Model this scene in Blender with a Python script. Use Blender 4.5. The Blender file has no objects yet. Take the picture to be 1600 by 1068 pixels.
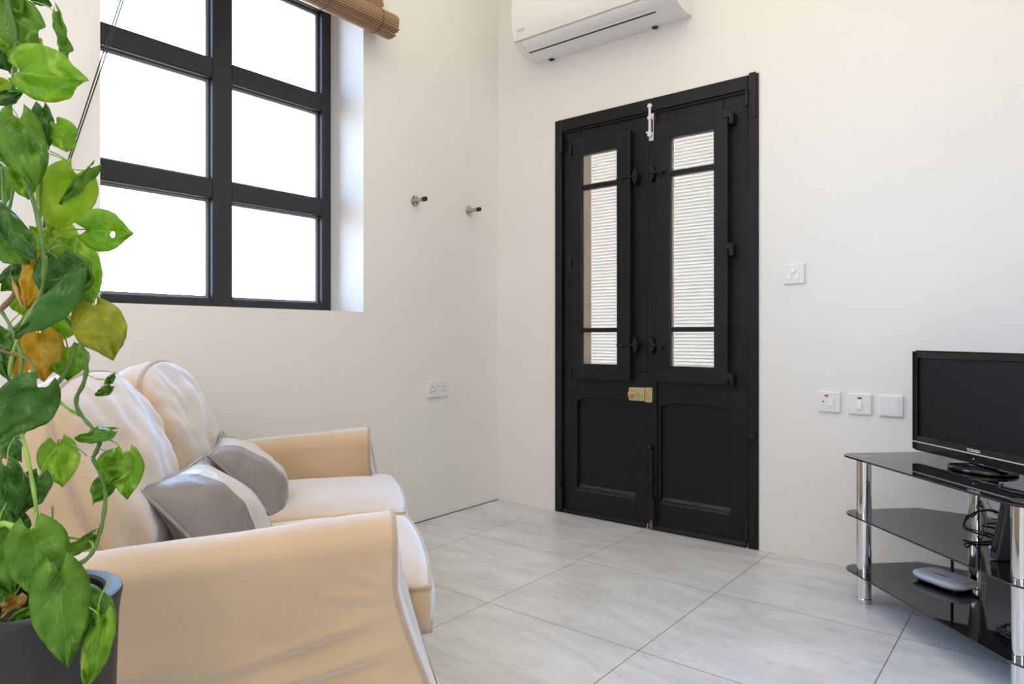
import bpy, bmesh, math, random
from mathutils import Vector, Matrix, noise

random.seed(7)
S = bpy.context.scene
COL = S.collection
PI = math.pi

# ------------------------------------------------------------------ room numbers (metres)
XL = -2.561          # left wall face
YD = 3.067           # door wall face
XR = 0.34            # right wall face
YF = -2.6            # wall behind the camera
ZC = 3.35            # ceiling
CAM_H = 0.95
TH = math.atan(855 / 1068.0)
RV = Vector((math.cos(TH), math.sin(TH), 0))
FV = Vector((-math.sin(TH), math.cos(TH), 0))


def ray(px, py):
    return (px - 800) / 1068.0 * RV + FV + Vector((0, 0, -(py - 526) / 1068.0))


def at(px, py, depth):
    """point of the room seen at a pixel of the 1600 wide photograph, at a depth"""
    return Vector((0, 0, CAM_H)) + ray(px, py) * depth


# ------------------------------------------------------------------ helpers: objects
def link(o):
    COL.objects.link(o)
    return o


WORLD = {}           # object -> world matrix used when parts are modelled in world space


def empty(name, loc=(0, 0, 0), rotz=0.0):
    o = bpy.data.objects.new(name, None)
    o.empty_display_size = 0.05
    link(o)
    o.location = loc
    o.rotation_euler = (0, 0, rotz)
    WORLD[o] = Matrix.Translation(Vector(loc)) @ Matrix.Rotation(rotz, 4, 'Z')
    return o


def thing(name, label, cat, loc=(0, 0, 0), rotz=0.0, group=None):
    return tag(empty(name, loc, rotz), label, cat, group)


def tag(o, label, cat, group=None):
    o['label'] = label
    o['category'] = cat
    if group:
        o['group'] = group
    return o


def struct(o, label=None):
    o['kind'] = 'structure'
    if label:
        o['label'] = label
    return o


def obj(name, bm, mat, parent=None, smooth=False, bevel=0.0, sub=0, local=False, segs=2):
    """one mesh object; coordinates are world ones unless local (then in the parent's own frame)"""
    me = bpy.data.meshes.new(name)
    bmesh.ops.recalc_face_normals(bm, faces=bm.faces)
    if parent is not None and not local:
        top = parent
        m = WORLD.get(parent)
        if m is None:
            m = WORLD.get(parent.parent, Matrix.Identity(4))
        bm.transform(m.inverted())
    bm.to_mesh(me)
    bm.free()
    for p in me.polygons:
        p.use_smooth = True
    if not smooth:
        me.set_sharp_from_angle(angle=math.radians(32))
    o = bpy.data.objects.new(name, me)
    link(o)
    mats = mat if isinstance(mat, (list, tuple)) else [mat]
    for mm in mats:
        me.materials.append(mm)
    if parent is not None:
        o.parent = parent
    if bevel > 0:
        b = o.modifiers.new('Bevel', 'BEVEL')
        b.width = bevel
        b.segments = segs
        b.limit_method = 'ANGLE'
        b.angle_limit = 0.6
        b.harden_normals = False
    if sub:
        s = o.modifiers.new('Subsurf', 'SUBSURF')
        s.levels = sub
        s.render_levels = sub
    if parent is not None and not smooth:
        pass
    return o


# ------------------------------------------------------------------ helpers: shapes
def BM():
    return bmesh.new()


def box(bm, x0, x1, y0, y1, z0, z1, mi=0):
    vs = [bm.verts.new(p) for p in ((x0, y0, z0), (x1, y0, z0), (x1, y1, z0), (x0, y1, z0),
                                    (x0, y0, z1), (x1, y0, z1), (x1, y1, z1), (x0, y1, z1))]
    for f in ((0, 3, 2, 1), (4, 5, 6, 7), (0, 1, 5, 4), (1, 2, 6, 5), (2, 3, 7, 6), (3, 0, 4, 7)):
        fc = bm.faces.new([vs[i] for i in f])
        fc.material_index = mi
    return bm


def frame_axes(d):
    d = d.normalized()
    up = Vector((0, 0, 1)) if abs(d.z) < 0.95 else Vector((1, 0, 0))
    a = d.cross(up).normalized()
    return a, a.cross(d).normalized()


def tube(bm, pts, r, n=10, cap=True, taper=None):
    pts = [Vector(p) for p in pts]
    if isinstance(r, (int, float)):
        r = [r] * len(pts)
    rings = []
    a = None
    for i, p in enumerate(pts):
        d = pts[min(i + 1, len(pts) - 1)] - pts[max(i - 1, 0)]
        if d.length < 1e-9:
            d = Vector((0, 0, 1))
        d.normalize()
        if a is None:
            a, _ = frame_axes(d)
        else:
            a = a - d * a.dot(d)
            if a.length < 1e-6:
                a, _ = frame_axes(d)
            a.normalize()
        b = d.cross(a)
        rings.append([bm.verts.new(p + r[i] * (math.cos(2 * PI * k / n) * a + math.sin(2 * PI * k / n) * b))
                      for k in range(n)])
    for i in range(len(rings) - 1):
        for k in range(n):
            bm.faces.new((rings[i][k], rings[i][(k + 1) % n], rings[i + 1][(k + 1) % n], rings[i + 1][k]))
    if cap:
        bm.faces.new(rings[0][::-1])
        bm.faces.new(rings[-1])
    return bm


def loop_tube(bm, pts, r, n=8):
    pts = [Vector(p) for p in pts]
    m = len(pts)
    rings = []
    a = None
    for i, p in enumerate(pts):
        d = (pts[(i + 1) % m] - pts[(i - 1) % m]).normalized()
        if a is None:
            a, _ = frame_axes(d)
        else:
            a = (a - d * a.dot(d)).normalized()
        b = d.cross(a)
        rings.append([bm.verts.new(p + r * (math.cos(2 * PI * k / n) * a + math.sin(2 * PI * k / n) * b))
                      for k in range(n)])
    # find best twist for closing
    best = min(range(n), key=lambda s: (rings[-1][0].co - rings[0][s].co).length)
    for i in range(m - 1):
        for k in range(n):
            bm.faces.new((rings[i][k], rings[i][(k + 1) % n], rings[i + 1][(k + 1) % n], rings[i + 1][k]))
    for k in range(n):
        bm.faces.new((rings[-1][k], rings[-1][(k + 1) % n], rings[0][(k + 1 + best) % n], rings[0][(k + best) % n]))
    return bm


def smooth_path(pts, n=8, closed=False):
    """Catmull-Rom through the points"""
    P = [Vector(p) for p in pts]
    out = []
    m = len(P)
    rng = range(m) if closed else range(m - 1)
    for i in rng:
        if closed:
            p0, p1, p2, p3 = P[(i - 1) % m], P[i], P[(i + 1) % m], P[(i + 2) % m]
        else:
            p0, p1, p2, p3 = P[max(i - 1, 0)], P[i], P[i + 1], P[min(i + 2, m - 1)]
        for k in range(n):
            t = k / n
            out.append(0.5 * ((2 * p1) + (-p0 + p2) * t + (2 * p0 - 5 * p1 + 4 * p2 - p3) * t * t +
                              (-p0 + 3 * p1 - 3 * p2 + p3) * t ** 3))
    if not closed:
        out.append(P[-1])
    return out


def cyl(bm, p0, p1, r0, r1=None, n=24):
    tube(bm, [p0, p1], [r0, r0 if r1 is None else r1], n)
    return bm


def lathe(bm, c, prof, n=48, axis='Z'):
    rings = []
    for r, z in prof:
        rings.append([bm.verts.new((c[0] + r * math.cos(2 * PI * k / n), c[1] + r * math.sin(2 * PI * k / n), c[2] + z))
                      for k in range(n)])
    for i in range(len(rings) - 1):
        for k in range(n):
            bm.faces.new((rings[i][k], rings[i][(k + 1) % n], rings[i + 1][(k + 1) % n], rings[i + 1][k]))
    bm.faces.new(rings[0][::-1])
    bm.faces.new(rings[-1])
    return bm


def prism(bm, poly, fn, d0, d1):
    """extrude a 2D polygon; fn(u, v, d) -> point"""
    a = [bm.verts.new(fn(u, v, d0)) for u, v in poly]
    b = [bm.verts.new(fn(u, v, d1)) for u, v in poly]
    n = len(poly)
    bm.faces.new(a[::-1])
    bm.faces.new(b)
    for i in range(n):
        bm.faces.new((a[i], a[(i + 1) % n], b[(i + 1) % n], b[i]))
    return bm


def rounded(poly, r, n=5):
    """round the corners of a 2D polygon"""
    out = []
    m = len(poly)
    rr = r if isinstance(r, (list, tuple)) else [r] * m
    for i in range(m):
        p = Vector((*poly[i], 0))
        a = Vector((*poly[i - 1], 0)) - p
        b = Vector((*poly[(i + 1) % m], 0)) - p
        la, lb = a.length, b.length
        a.normalize()
        b.normalize()
        ang = a.angle(b)
        t = min(rr[i] / math.tan(ang / 2), 0.49 * la, 0.49 * lb)
        rad = t * math.tan(ang / 2)
        if rad < 1e-5:
            out.append((p.x, p.y))
            continue
        c = p + (a + b).normalized() * (rad / math.sin(ang / 2))
        v0 = p + a * t - c
        v1 = p + b * t - c
        tot = v0.angle(v1)
        for k in range(n + 1):
            f = k / n
            v = (v0 * math.sin((1 - f) * tot) + v1 * math.sin(f * tot)) / math.sin(tot)
            q = c + v
            out.append((q.x, q.y))
    return out


def rbox(bm, x0, x1, y0, y1, z0, z1):
    return box(bm, x0, x1, y0, y1, z0, z1)


def nz(p, s=1.0, seed=0.0):
    return noise.noise(Vector((p[0] * s + seed, p[1] * s - seed * 0.7, p[2] * s + seed * 1.3)))


# ------------------------------------------------------------------ helpers: materials
def mat(name):
    m = bpy.data.materials.new(name)
    m.use_nodes = True
    nt = m.node_tree
    b = nt.nodes['Principled BSDF']
    return m, nt, b


def simple(name, col, rough=0.5, metal=0.0, spec=0.5, coat=0.0, bump=0.0, bscale=200.0, var=0.0, vscale=6.0):
    m, nt, b = mat(name)
    b.inputs['Base Color'].default_value = (*col, 1)
    b.inputs['Roughness'].default_value = rough
    b.inputs['Metallic'].default_value = metal
    b.inputs['Specular IOR Level'].default_value = spec
    b.inputs['Coat Weight'].default_value = coat
    tc = nt.nodes.new('ShaderNodeTexCoord')
    if bump > 0:
        n = nt.nodes.new('ShaderNodeTexNoise')
        n.inputs['Scale'].default_value = bscale
        n.inputs['Detail'].default_value = 4
        nt.links.new(tc.outputs['Object'], n.inputs['Vector'])
        bp = nt.nodes.new('ShaderNodeBump')
        bp.inputs['Strength'].default_value = bump
        bp.inputs['Distance'].default_value = 0.002
        nt.links.new(n.outputs['Fac'], bp.inputs['Height'])
        nt.links.new(bp.outputs['Normal'], b.inputs['Normal'])
    if var > 0:
        n = nt.nodes.new('ShaderNodeTexNoise')
        n.inputs['Scale'].default_value = vscale
        n.inputs['Detail'].default_value = 5
        nt.links.new(tc.outputs['Object'], n.inputs['Vector'])
        r = nt.nodes.new('ShaderNodeValToRGB')
        r.color_ramp.elements[0].position = 0.3
        r.color_ramp.elements[1].position = 0.7
        r.color_ramp.elements[0].color = (*[c * (1 - var) for c in col], 1)
        r.color_ramp.elements[1].color = (*[min(1, c * (1 + var)) for c in col], 1)
        nt.links.new(n.outputs['Fac'], r.inputs['Fac'])
        nt.links.new(r.outputs['Color'], b.inputs['Base Color'])
    return m


M = {}
M['wall'] = simple('painted_plaster', (0.815, 0.795, 0.765), 0.65, bump=0.25, bscale=35, var=0.015, vscale=2.0)
M['ceil'] = simple('ceiling_paint', (0.82, 0.79, 0.74), 0.8)
M['stone'] = simple('limestone', (0.66, 0.50, 0.37), 0.85, bump=0.4, bscale=40, var=0.12, vscale=8)
M['winframe'] = simple('grey_aluminium', (0.026, 0.028, 0.033), 0.5, spec=0.35)
M['bead'] = simple('glazing_bead', (0.30, 0.31, 0.33), 0.4)
M['doorblack'] = simple('black_door_paint', (0.0075, 0.008, 0.0092), 0.42, spec=0.30, bump=0.35, bscale=60, var=0.25, vscale=9)
M['wornhighlight'] = simple('worn_highlit_black_paint', (0.030, 0.030, 0.030), 0.5, spec=0.4, bump=0.4, bscale=80, var=0.4, vscale=30)
M['iron'] = simple('black_iron', (0.007, 0.007, 0.0075), 0.40, spec=0.35, bump=0.3, bscale=120)
M['rust'] = simple('rusty_iron', (0.16, 0.09, 0.06), 0.8, bump=0.5, bscale=200, var=0.4, vscale=60)
M['whitemetal'] = simple('white_metal', (0.80, 0.80, 0.80), 0.3)
M['brass'] = simple('aged_brass', (0.62, 0.60, 0.33), 0.32, metal=0.85, var=0.15, vscale=40)
M['copper'] = simple('copper_brass', (0.75, 0.42, 0.22), 0.3, metal=0.9)
M['steel'] = simple('brushed_steel', (0.50, 0.46, 0.42), 0.32, metal=1.0)
M['rubber'] = simple('black_rubber', (0.012, 0.010, 0.009), 0.6)
M['chrome'] = simple('chrome', (0.78, 0.78, 0.79), 0.06, metal=1.0)
M['plastic'] = simple('white_plastic', (0.80, 0.80, 0.79), 0.28)
M['acplastic'] = simple('white_glossy_plastic', (0.83, 0.825, 0.81), 0.12, coat=0.3)
M['acplastic2'] = simple('white_satin_plastic', (0.80, 0.795, 0.785), 0.35)
M['dark'] = simple('dark_gap', (0.01, 0.01, 0.01), 0.6)
M['grey'] = simple('grey_print', (0.50, 0.50, 0.50), 0.5)
M['red'] = simple('red_neon', (0.7, 0.02, 0.02), 0.25)
M['tvgloss'] = simple('glossy_black', (0.004, 0.004, 0.0045), 0.06, spec=0.5)
M['tvscreen'] = simple('tv_screen', (0.008, 0.0083, 0.009), 0.35, spec=0.25)
M['silver'] = simple('silver_strip', (0.75, 0.75, 0.76), 0.3, metal=0.4)
M['blackglass'] = simple('black_glass', (0.004, 0.004, 0.005), 0.03, spec=0.9)
M['darkplastic'] = simple('dark_grey_plastic', (0.035, 0.036, 0.038), 0.45, bump=0.2, bscale=400)
M['cable'] = simple('black_cable', (0.008, 0.008, 0.008), 0.45)
M['greycable'] = simple('grey_cable', (0.42, 0.42, 0.42), 0.5)
M['router'] = simple('router_white', (0.78, 0.78, 0.79), 0.35)
M['pot'] = simple('charcoal_planter', (0.016, 0.016, 0.018), 0.48, spec=0.5, bump=0.05, bscale=300)
M['soil'] = simple('soil', (0.03, 0.02, 0.012), 0.95, bump=1.0, bscale=150, var=0.4, vscale=40)
M['cord'] = simple('dark_cord', (0.03, 0.028, 0.027), 0.7)


def glass(name, tint=(1, 1, 1), haze=0.0, ior=1.45):
    m, nt, b = mat(name)
    nt.nodes.remove(b)
    out = nt.nodes['Material Output']
    tr = nt.nodes.new('ShaderNodeBsdfTransparent')
    tr.inputs['Color'].default_value = (*tint, 1)
    gl = nt.nodes.new('ShaderNodeBsdfGlossy')
    gl.inputs['Roughness'].default_value = 0.02
    fr = nt.nodes.new('ShaderNodeFresnel')
    fr.inputs['IOR'].default_value = ior
    mx = nt.nodes.new('ShaderNodeMixShader')
    nt.links.new(fr.outputs[0], mx.inputs['Fac'])
    nt.links.new(tr.outputs[0], mx.inputs[1])
    nt.links.new(gl.outputs[0], mx.inputs[2])
    last = mx
    if haze > 0:
        df = nt.nodes.new('ShaderNodeBsdfTranslucent')
        df.inputs['Color'].default_value = (0.9, 0.9, 0.9, 1)
        mx2 = nt.nodes.new('ShaderNodeMixShader')
        mx2.inputs['Fac'].default_value = haze
        nt.links.new(mx.outputs[0], mx2.inputs[1])
        nt.links.new(df.outputs[0], mx2.inputs[2])
        last = mx2
    nt.links.new(last.outputs[0], out.inputs['Surface'])
    return m


M['glass'] = glass('window_glass')
M['doorglass'] = glass('old_door_glass', (0.92, 0.93, 0.94), 0.12, 1.2)


def floor_mat():
    m, nt, b = mat('grey_stone_tiles')
    tc = nt.nodes.new('ShaderNodeTexCoord')
    mp = nt.nodes.new('ShaderNodeMapping')
    mp.inputs['Location'].default_value = (1.595, -2.455, 0)
    nt.links.new(tc.outputs['Object'], mp.inputs['Vector'])
    br = nt.nodes.new('ShaderNodeTexBrick')
    br.offset = 0.0
    br.squash = 1.0
    br.inputs['Scale'].default_value = 1.0
    br.inputs['Brick Width'].default_value = 0.6
    br.inputs['Row Height'].default_value = 0.6
    br.inputs['Mortar Size'].default_value = 0.0016
    br.inputs['Mortar Smooth'].default_value = 0.1
    br.inputs['Bias'].default_value = 0.0
    br.inputs['Color1'].default_value = (0.665, 0.685, 0.725, 1)
    br.inputs['Color2'].default_value = (0.70, 0.72, 0.76, 1)
    br.inputs['Mortar'].default_value = (0.20, 0.195, 0.18, 1)
    nt.links.new(mp.outputs[0], br.inputs['Vector'])
    # cloudy stone veining
    n1 = nt.nodes.new('ShaderNodeTexNoise')
    n1.inputs['Scale'].default_value = 4.0
    n1.inputs['Detail'].default_value = 9
    n1.inputs['Roughness'].default_value = 0.65
    n1.inputs['Distortion'].default_value = 1.2
    mp2 = nt.nodes.new('ShaderNodeMapping')
    mp2.inputs['Scale'].default_value = (0.55, 1.6, 1)
    mp2.inputs['Rotation'].default_value = (0, 0, 0.5)
    nt.links.new(tc.outputs['Object'], mp2.inputs['Vector'])
    nt.links.new(mp2.outputs[0], n1.inputs['Vector'])
    rp = nt.nodes.new('ShaderNodeValToRGB')
    e = rp.color_ramp.elements
    e[0].position, e[0].color = 0.30, (0.80, 0.79, 0.78, 1)
    e[1].position, e[1].color = 0.62, (1.06, 1.06, 1.06, 1)
    nt.links.new(n1.outputs['Fac'], rp.inputs['Fac'])
    n2 = nt.nodes.new('ShaderNodeTexNoise')
    n2.inputs['Scale'].default_value = 14.0
    n2.inputs['Detail'].default_value = 8
    n2.inputs['Roughness'].default_value = 0.75
    n2.inputs['Distortion'].default_value = 2.0
    nt.links.new(mp2.outputs[0], n2.inputs['Vector'])
    rp2 = nt.nodes.new('ShaderNodeValToRGB')
    e = rp2.color_ramp.elements
    e[0].position, e[0].color = 0.36, (0.86, 0.85, 0.84, 1)
    e[1].position, e[1].color = 0.46, (1, 1, 1, 1)
    nt.links.new(n2.outputs['Fac'], rp2.inputs['Fac'])
    mu = nt.nodes.new('ShaderNodeMixRGB')
    mu.blend_type = 'MULTIPLY'
    mu.inputs['Fac'].default_value = 0.8
    nt.links.new(rp.outputs[0], mu.inputs[1])
    nt.links.new(rp2.outputs[0], mu.inputs[2])
    mu2 = nt.nodes.new('ShaderNodeMixRGB')
    mu2.blend_type = 'MULTIPLY'
    mu2.inputs['Fac'].default_value = 1.0
    nt.links.new(br.outputs['Color'], mu2.inputs[1])
    nt.links.new(mu.outputs[0], mu2.inputs[2])
    nt.links.new(mu2.outputs[0], b.inputs['Base Color'])
    b.inputs['Roughness'].default_value = 0.34
    b.inputs['Specular IOR Level'].default_value = 0.4
    bp = nt.nodes.new('ShaderNodeBump')
    bp.inputs['Strength'].default_value = 0.5
    bp.inputs['Distance'].default_value = 0.002
    inv = nt.nodes.new('ShaderNodeMath')
    inv.operation = 'MULTIPLY_ADD'
    inv.inputs[1].default_value = -1.0
    nt.links.new(br.outputs['Fac'], inv.inputs[0])
    ml = nt.nodes.new('ShaderNodeMath')
    ml.operation = 'MULTIPLY'
    ml.inputs[1].default_value = 0.12
    nt.links.new(n2.outputs['Fac'], ml.inputs[0])
    nt.links.new(ml.outputs[0], inv.inputs[2])
    nt.links.new(inv.outputs[0], bp.inputs['Height'])
    nt.links.new(bp.outputs[0], b.inputs['Normal'])
    return m


M['floor'] = floor_mat()


def fabric_mat(name, col, col2, scale=260.0, sheen=0.5, sheen_mix=0.34, bump=0.5):
    m, nt, b = mat(name)
    tc = nt.nodes.new('ShaderNodeTexCoord')
    mp = nt.nodes.new('ShaderNodeMapping')
    mp.inputs['Rotation'].default_value = (0.5, 0.6, 0.78)
    nt.links.new(tc.outputs['Object'], mp.inputs['Vector'])
    w = nt.nodes.new('ShaderNodeTexWave')
    w.wave_type = 'BANDS'
    w.bands_direction = 'X'
    w.inputs['Scale'].default_value = scale / 6.3
    w.inputs['Distortion'].default_value = 3.0
    w.inputs['Detail'].default_value = 2
    nt.links.new(mp.outputs[0], w.inputs['Vector'])
    n = nt.nodes.new('ShaderNodeTexNoise')
    n.inputs['Scale'].default_value = scale * 1.4
    n.inputs['Detail'].default_value = 2
    nt.links.new(tc.outputs['Object'], n.inputs['Vector'])
    n2 = nt.nodes.new('ShaderNodeTexNoise')
    n2.inputs['Scale'].default_value = 5
    n2.inputs['Detail'].default_value = 4
    nt.links.new(tc.outputs['Object'], n2.inputs['Vector'])
    mx = nt.nodes.new('ShaderNodeMath')
    mx.operation = 'MULTIPLY_ADD'
    mx.inputs[1].default_value = 0.38
    nt.links.new(w.outputs['Fac'], mx.inputs[0])
    nt.links.new(n.outputs['Fac'], mx.inputs[2])
    hv = nt.nodes.new('ShaderNodeMath')
    hv.operation = 'MULTIPLY'
    hv.inputs[1].default_value = 0.72
    nt.links.new(mx.outputs[0], hv.inputs[0])
    r = nt.nodes.new('ShaderNodeValToRGB')
    r.color_ramp.elements[0].position = 0.25
    r.color_ramp.elements[1].position = 0.75
    r.color_ramp.elements[0].color = (*col2, 1)
    r.color_ramp.elements[1].color = (*col, 1)
    nt.links.new(hv.outputs[0], r.inputs['Fac'])
    r2 = nt.nodes.new('ShaderNodeValToRGB')
    r2.color_ramp.elements[0].position = 0.3
    r2.color_ramp.elements[1].position = 0.7
    r2.color_ramp.elements[0].color = (0.92, 0.91, 0.90, 1)
    r2.color_ramp.elements[1].color = (1.03, 1.03, 1.03, 1)
    nt.links.new(n2.outputs['Fac'], r2.inputs['Fac'])
    mu = nt.nodes.new('ShaderNodeMixRGB')
    mu.blend_type = 'MULTIPLY'
    mu.inputs['Fac'].default_value = 1
    nt.links.new(r.outputs[0], mu.inputs[1])
    nt.links.new(r2.outputs[0], mu.inputs[2])
    nt.links.new(mu.outputs[0], b.inputs['Base Color'])
    b.inputs['Roughness'].default_value = 0.85
    b.inputs['Specular IOR Level'].default_value = 0.15
    b.inputs['Sheen Weight'].default_value = sheen
    b.inputs['Sheen Roughness'].default_value = 0.45
    b.inputs['Sheen Tint'].default_value = (0.85, 0.92, 1, 1)
    bp = nt.nodes.new('ShaderNodeBump')
    bp.inputs['Strength'].default_value = bump
    bp.inputs['Distance'].default_value = 0.0016
    nt.links.new(hv.outputs[0], bp.inputs['Height'])
    nt.links.new(bp.outputs[0], b.inputs['Normal'])
    # extra sheen, overbright blue, painting cool window light onto grazing surfaces
    vs = nt.nodes.new('ShaderNodeBsdfSheen')
    vs.distribution = 'ASHIKHMIN'
    vs.inputs['Color'].default_value = (0.70, 1.30, 2.15, 1)
    vs.inputs['Roughness'].default_value = 0.5
    ms = nt.nodes.new('ShaderNodeMixShader')
    ms.inputs['Fac'].default_value = sheen_mix
    nt.links.new(b.outputs[0], ms.inputs[1])
    nt.links.new(vs.outputs[0], ms.inputs[2])
    nt.links.new(ms.outputs[0], nt.nodes['Material Output'].inputs['Surface'])
    return m


M['cotton'] = fabric_mat('beige_cotton', (0.95, 0.70, 0.445), (0.84, 0.61, 0.375), 720, 0.2)
M['piping'] = fabric_mat('beige_piping', (0.60, 0.44, 0.30), (0.52, 0.375, 0.25), 760, 0.2, sheen_mix=0.15)


def satin(name, col, rough):
    m, nt, b = mat(name)
    b.inputs['Base Color'].default_value = (*col, 1)
    b.inputs['Roughness'].default_value = rough
    b.inputs['Specular IOR Level'].default_value = 0.6
    b.inputs['Sheen Weight'].default_value = 0.35
    b.inputs['Sheen Roughness'].default_value = 0.3
    tc = nt.nodes.new('ShaderNodeTexCoord')
    n = nt.nodes.new('ShaderNodeTexNoise')
    n.inputs['Scale'].default_value = 11
    n.inputs['Detail'].default_value = 3
    n.inputs['Distortion'].default_value = 1.5
    nt.links.new(tc.outputs['Object'], n.inputs['Vector'])
    bp = nt.nodes.new('ShaderNodeBump')
    bp.inputs['Strength'].default_value = 0.5
    bp.inputs['Distance'].default_value = 0.012
    nt.links.new(n.outputs['Fac'], bp.inputs['Height'])
    nt.links.new(bp.outputs[0], b.inputs['Normal'])
    return m


M['satingrey'] = satin('mauve_grey_satin', (0.215, 0.185, 0.185), 0.42)
M['satinlight'] = satin('silver_satin', (0.56, 0.53, 0.51), 0.38)
M['pillowpipe'] = satin('mauve_grey_piping', (0.30, 0.26, 0.255), 0.45)


def leaf_mat(name, a, b_, vein, patch=0.35, trans=0.5):
    m, nt, b = mat(name)
    out = nt.nodes['Material Output']
    uv = nt.nodes.new('ShaderNodeUVMap')
    uv.uv_map = 'UVMap'
    tc = nt.nodes.new('ShaderNodeTexCoord')
    n = nt.nodes.new('ShaderNodeTexNoise')
    n.inputs['Scale'].default_value = 22
    n.inputs['Detail'].default_value = 4
    n.inputs['Distortion'].default_value = 0.8
    nt.links.new(tc.outputs['Object'], n.inputs['Vector'])
    r = nt.nodes.new('ShaderNodeValToRGB')
    r.color_ramp.elements[0].position = 0.38
    r.color_ramp.elements[1].position = 0.66
    r.color_ramp.elements[0].color = (*a, 1)
    r.color_ramp.elements[1].color = (*b_, 1)
    nt.links.new(n.outputs['Fac'], r.inputs['Fac'])
    # side veins run obliquely from the midrib: bands of v - 0.5|u|
    sep = nt.nodes.new('ShaderNodeSeparateXYZ')
    nt.links.new(uv.outputs[0], sep.inputs[0])
    au = nt.nodes.new('ShaderNodeMath')
    au.operation = 'ABSOLUTE'
    nt.links.new(sep.outputs[0], au.inputs[0])
    ma = nt.nodes.new('ShaderNodeMath')
    ma.operation = 'MULTIPLY_ADD'
    ma.inputs[1].default_value = -0.45
    nt.links.new(au.outputs[0], ma.inputs[0])
    nt.links.new(sep.outputs[1], ma.inputs[2])
    sn = nt.nodes.new('ShaderNodeMath')
    sn.operation = 'MULTIPLY'
    sn.inputs[1].default_value = 58
    nt.links.new(ma.outputs[0], sn.inputs[0])
    si = nt.nodes.new('ShaderNodeMath')
    si.operation = 'SINE'
    nt.links.new(sn.outputs[0], si.inputs[0])
    mid = nt.nodes.new('ShaderNodeMapRange')
    mid.inputs['From Min'].default_value = 0.0
    mid.inputs['From Max'].default_value = 0.05
    mid.inputs['To Min'].default_value = 0.5
    mid.inputs['To Max'].default_value = 0.0
    nt.links.new(au.outputs[0], mid.inputs['Value'])
    # pale flecks
    n3 = nt.nodes.new('ShaderNodeTexNoise')
    n3.inputs['Scale'].default_value = 45
    n3.inputs['Detail'].default_value = 3
    mp = nt.nodes.new('ShaderNodeMapping')
    mp.inputs['Scale'].default_value = (1.0, 1.0, 0.45)
    nt.links.new(tc.outputs['Object'], mp.inputs['Vector'])
    nt.links.new(mp.outputs[0], n3.inputs['Vector'])
    fl = nt.nodes.new('ShaderNodeMapRange')
    fl.inputs['From Min'].default_value = 0.585
    fl.inputs['From Max'].default_value = 0.66
    fl.inputs['To Min'].default_value = 0.0
    fl.inputs['To Max'].default_value = patch
    nt.links.new(n3.outputs['Fac'], fl.inputs['Value'])
    sm = nt.nodes.new('ShaderNodeMath')
    sm.operation = 'MAXIMUM'
    nt.links.new(mid.outputs[0], sm.inputs[0])
    nt.links.new(fl.outputs[0], sm.inputs[1])
    mc = nt.nodes.new('ShaderNodeMixRGB')
    mc.inputs[2].default_value = (*vein, 1)
    nt.links.new(sm.outputs[0], mc.inputs['Fac'])
    nt.links.new(r.outputs[0], mc.inputs[1])
    nt.links.new(mc.outputs[0], b.inputs['Base Color'])
    b.inputs['Roughness'].default_value = 0.33
    b.inputs['Specular IOR Level'].default_value = 0.4
    bp = nt.nodes.new('ShaderNodeBump')
    bp.inputs['Strength'].default_value = 0.2
    bp.inputs['Distance'].default_value = 0.001
    nt.links.new(si.outputs[0], bp.inputs['Height'])
    nt.links.new(bp.outputs[0], b.inputs['Normal'])
    tl = nt.nodes.new('ShaderNodeBsdfTranslucent')
    gm = nt.nodes.new('ShaderNodeMixRGB')
    gm.blend_type = 'MULTIPLY'
    gm.inputs['Fac'].default_value = 1.0
    gm.inputs[2].default_value = (1.55, 1.30, 0.40, 1)
    nt.links.new(mc.outputs[0], gm.inputs[1])
    nt.links.new(gm.outputs[0], tl.inputs['Color'])
    ms = nt.nodes.new('ShaderNodeMixShader')
    ms.inputs['Fac'].default_value = trans
    nt.links.new(b.outputs[0], ms.inputs[1])
    nt.links.new(tl.outputs[0], ms.inputs[2])
    nt.links.new(ms.outputs[0], out.inputs['Surface'])
    return m


LEAF = {
    'b': leaf_mat('leaf_bright', (0.19, 0.40, 0.025), (0.34, 0.56, 0.05), (0.50, 0.66, 0.14), 0.7, 0.55),
    'm': leaf_mat('leaf_mid', (0.10, 0.26, 0.02), (0.19, 0.38, 0.03), (0.25, 0.46, 0.08), 0.5, 0.45),
    'd': leaf_mat('leaf_deep', (0.04, 0.14, 0.016), (0.08, 0.22, 0.022), (0.10, 0.26, 0.05), 0.25, 0.3),
    'l': leaf_mat('leaf_lime', (0.30, 0.48, 0.03), (0.42, 0.56, 0.05), (0.36, 0.52, 0.06), 0.3, 0.55),
    'o': leaf_mat('leaf_olive', (0.30, 0.36, 0.03), (0.42, 0.45, 0.04), (0.48, 0.46, 0.08), 0.3, 0.5),
    'y': leaf_mat('leaf_yellowed', (0.52, 0.40, 0.02), (0.64, 0.46, 0.05), (0.66, 0.50, 0.12), 0.3, 0.45),
    't': leaf_mat('leaf_tan', (0.56, 0.42, 0.13), (0.66, 0.52, 0.20), (0.68, 0.52, 0.22), 0.3, 0.4),
}
M['stem'] = simple('green_stem', (0.10, 0.20, 0.035), 0.42, var=0.35, vscale=25)
M['stemlight'] = simple('light_green_stem', (0.24, 0.40, 0.06), 0.42, var=0.25, vscale=25)
M['stembrown'] = simple('brown_stem', (0.20, 0.13, 0.05), 0.6, var=0.3, vscale=30)


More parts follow.
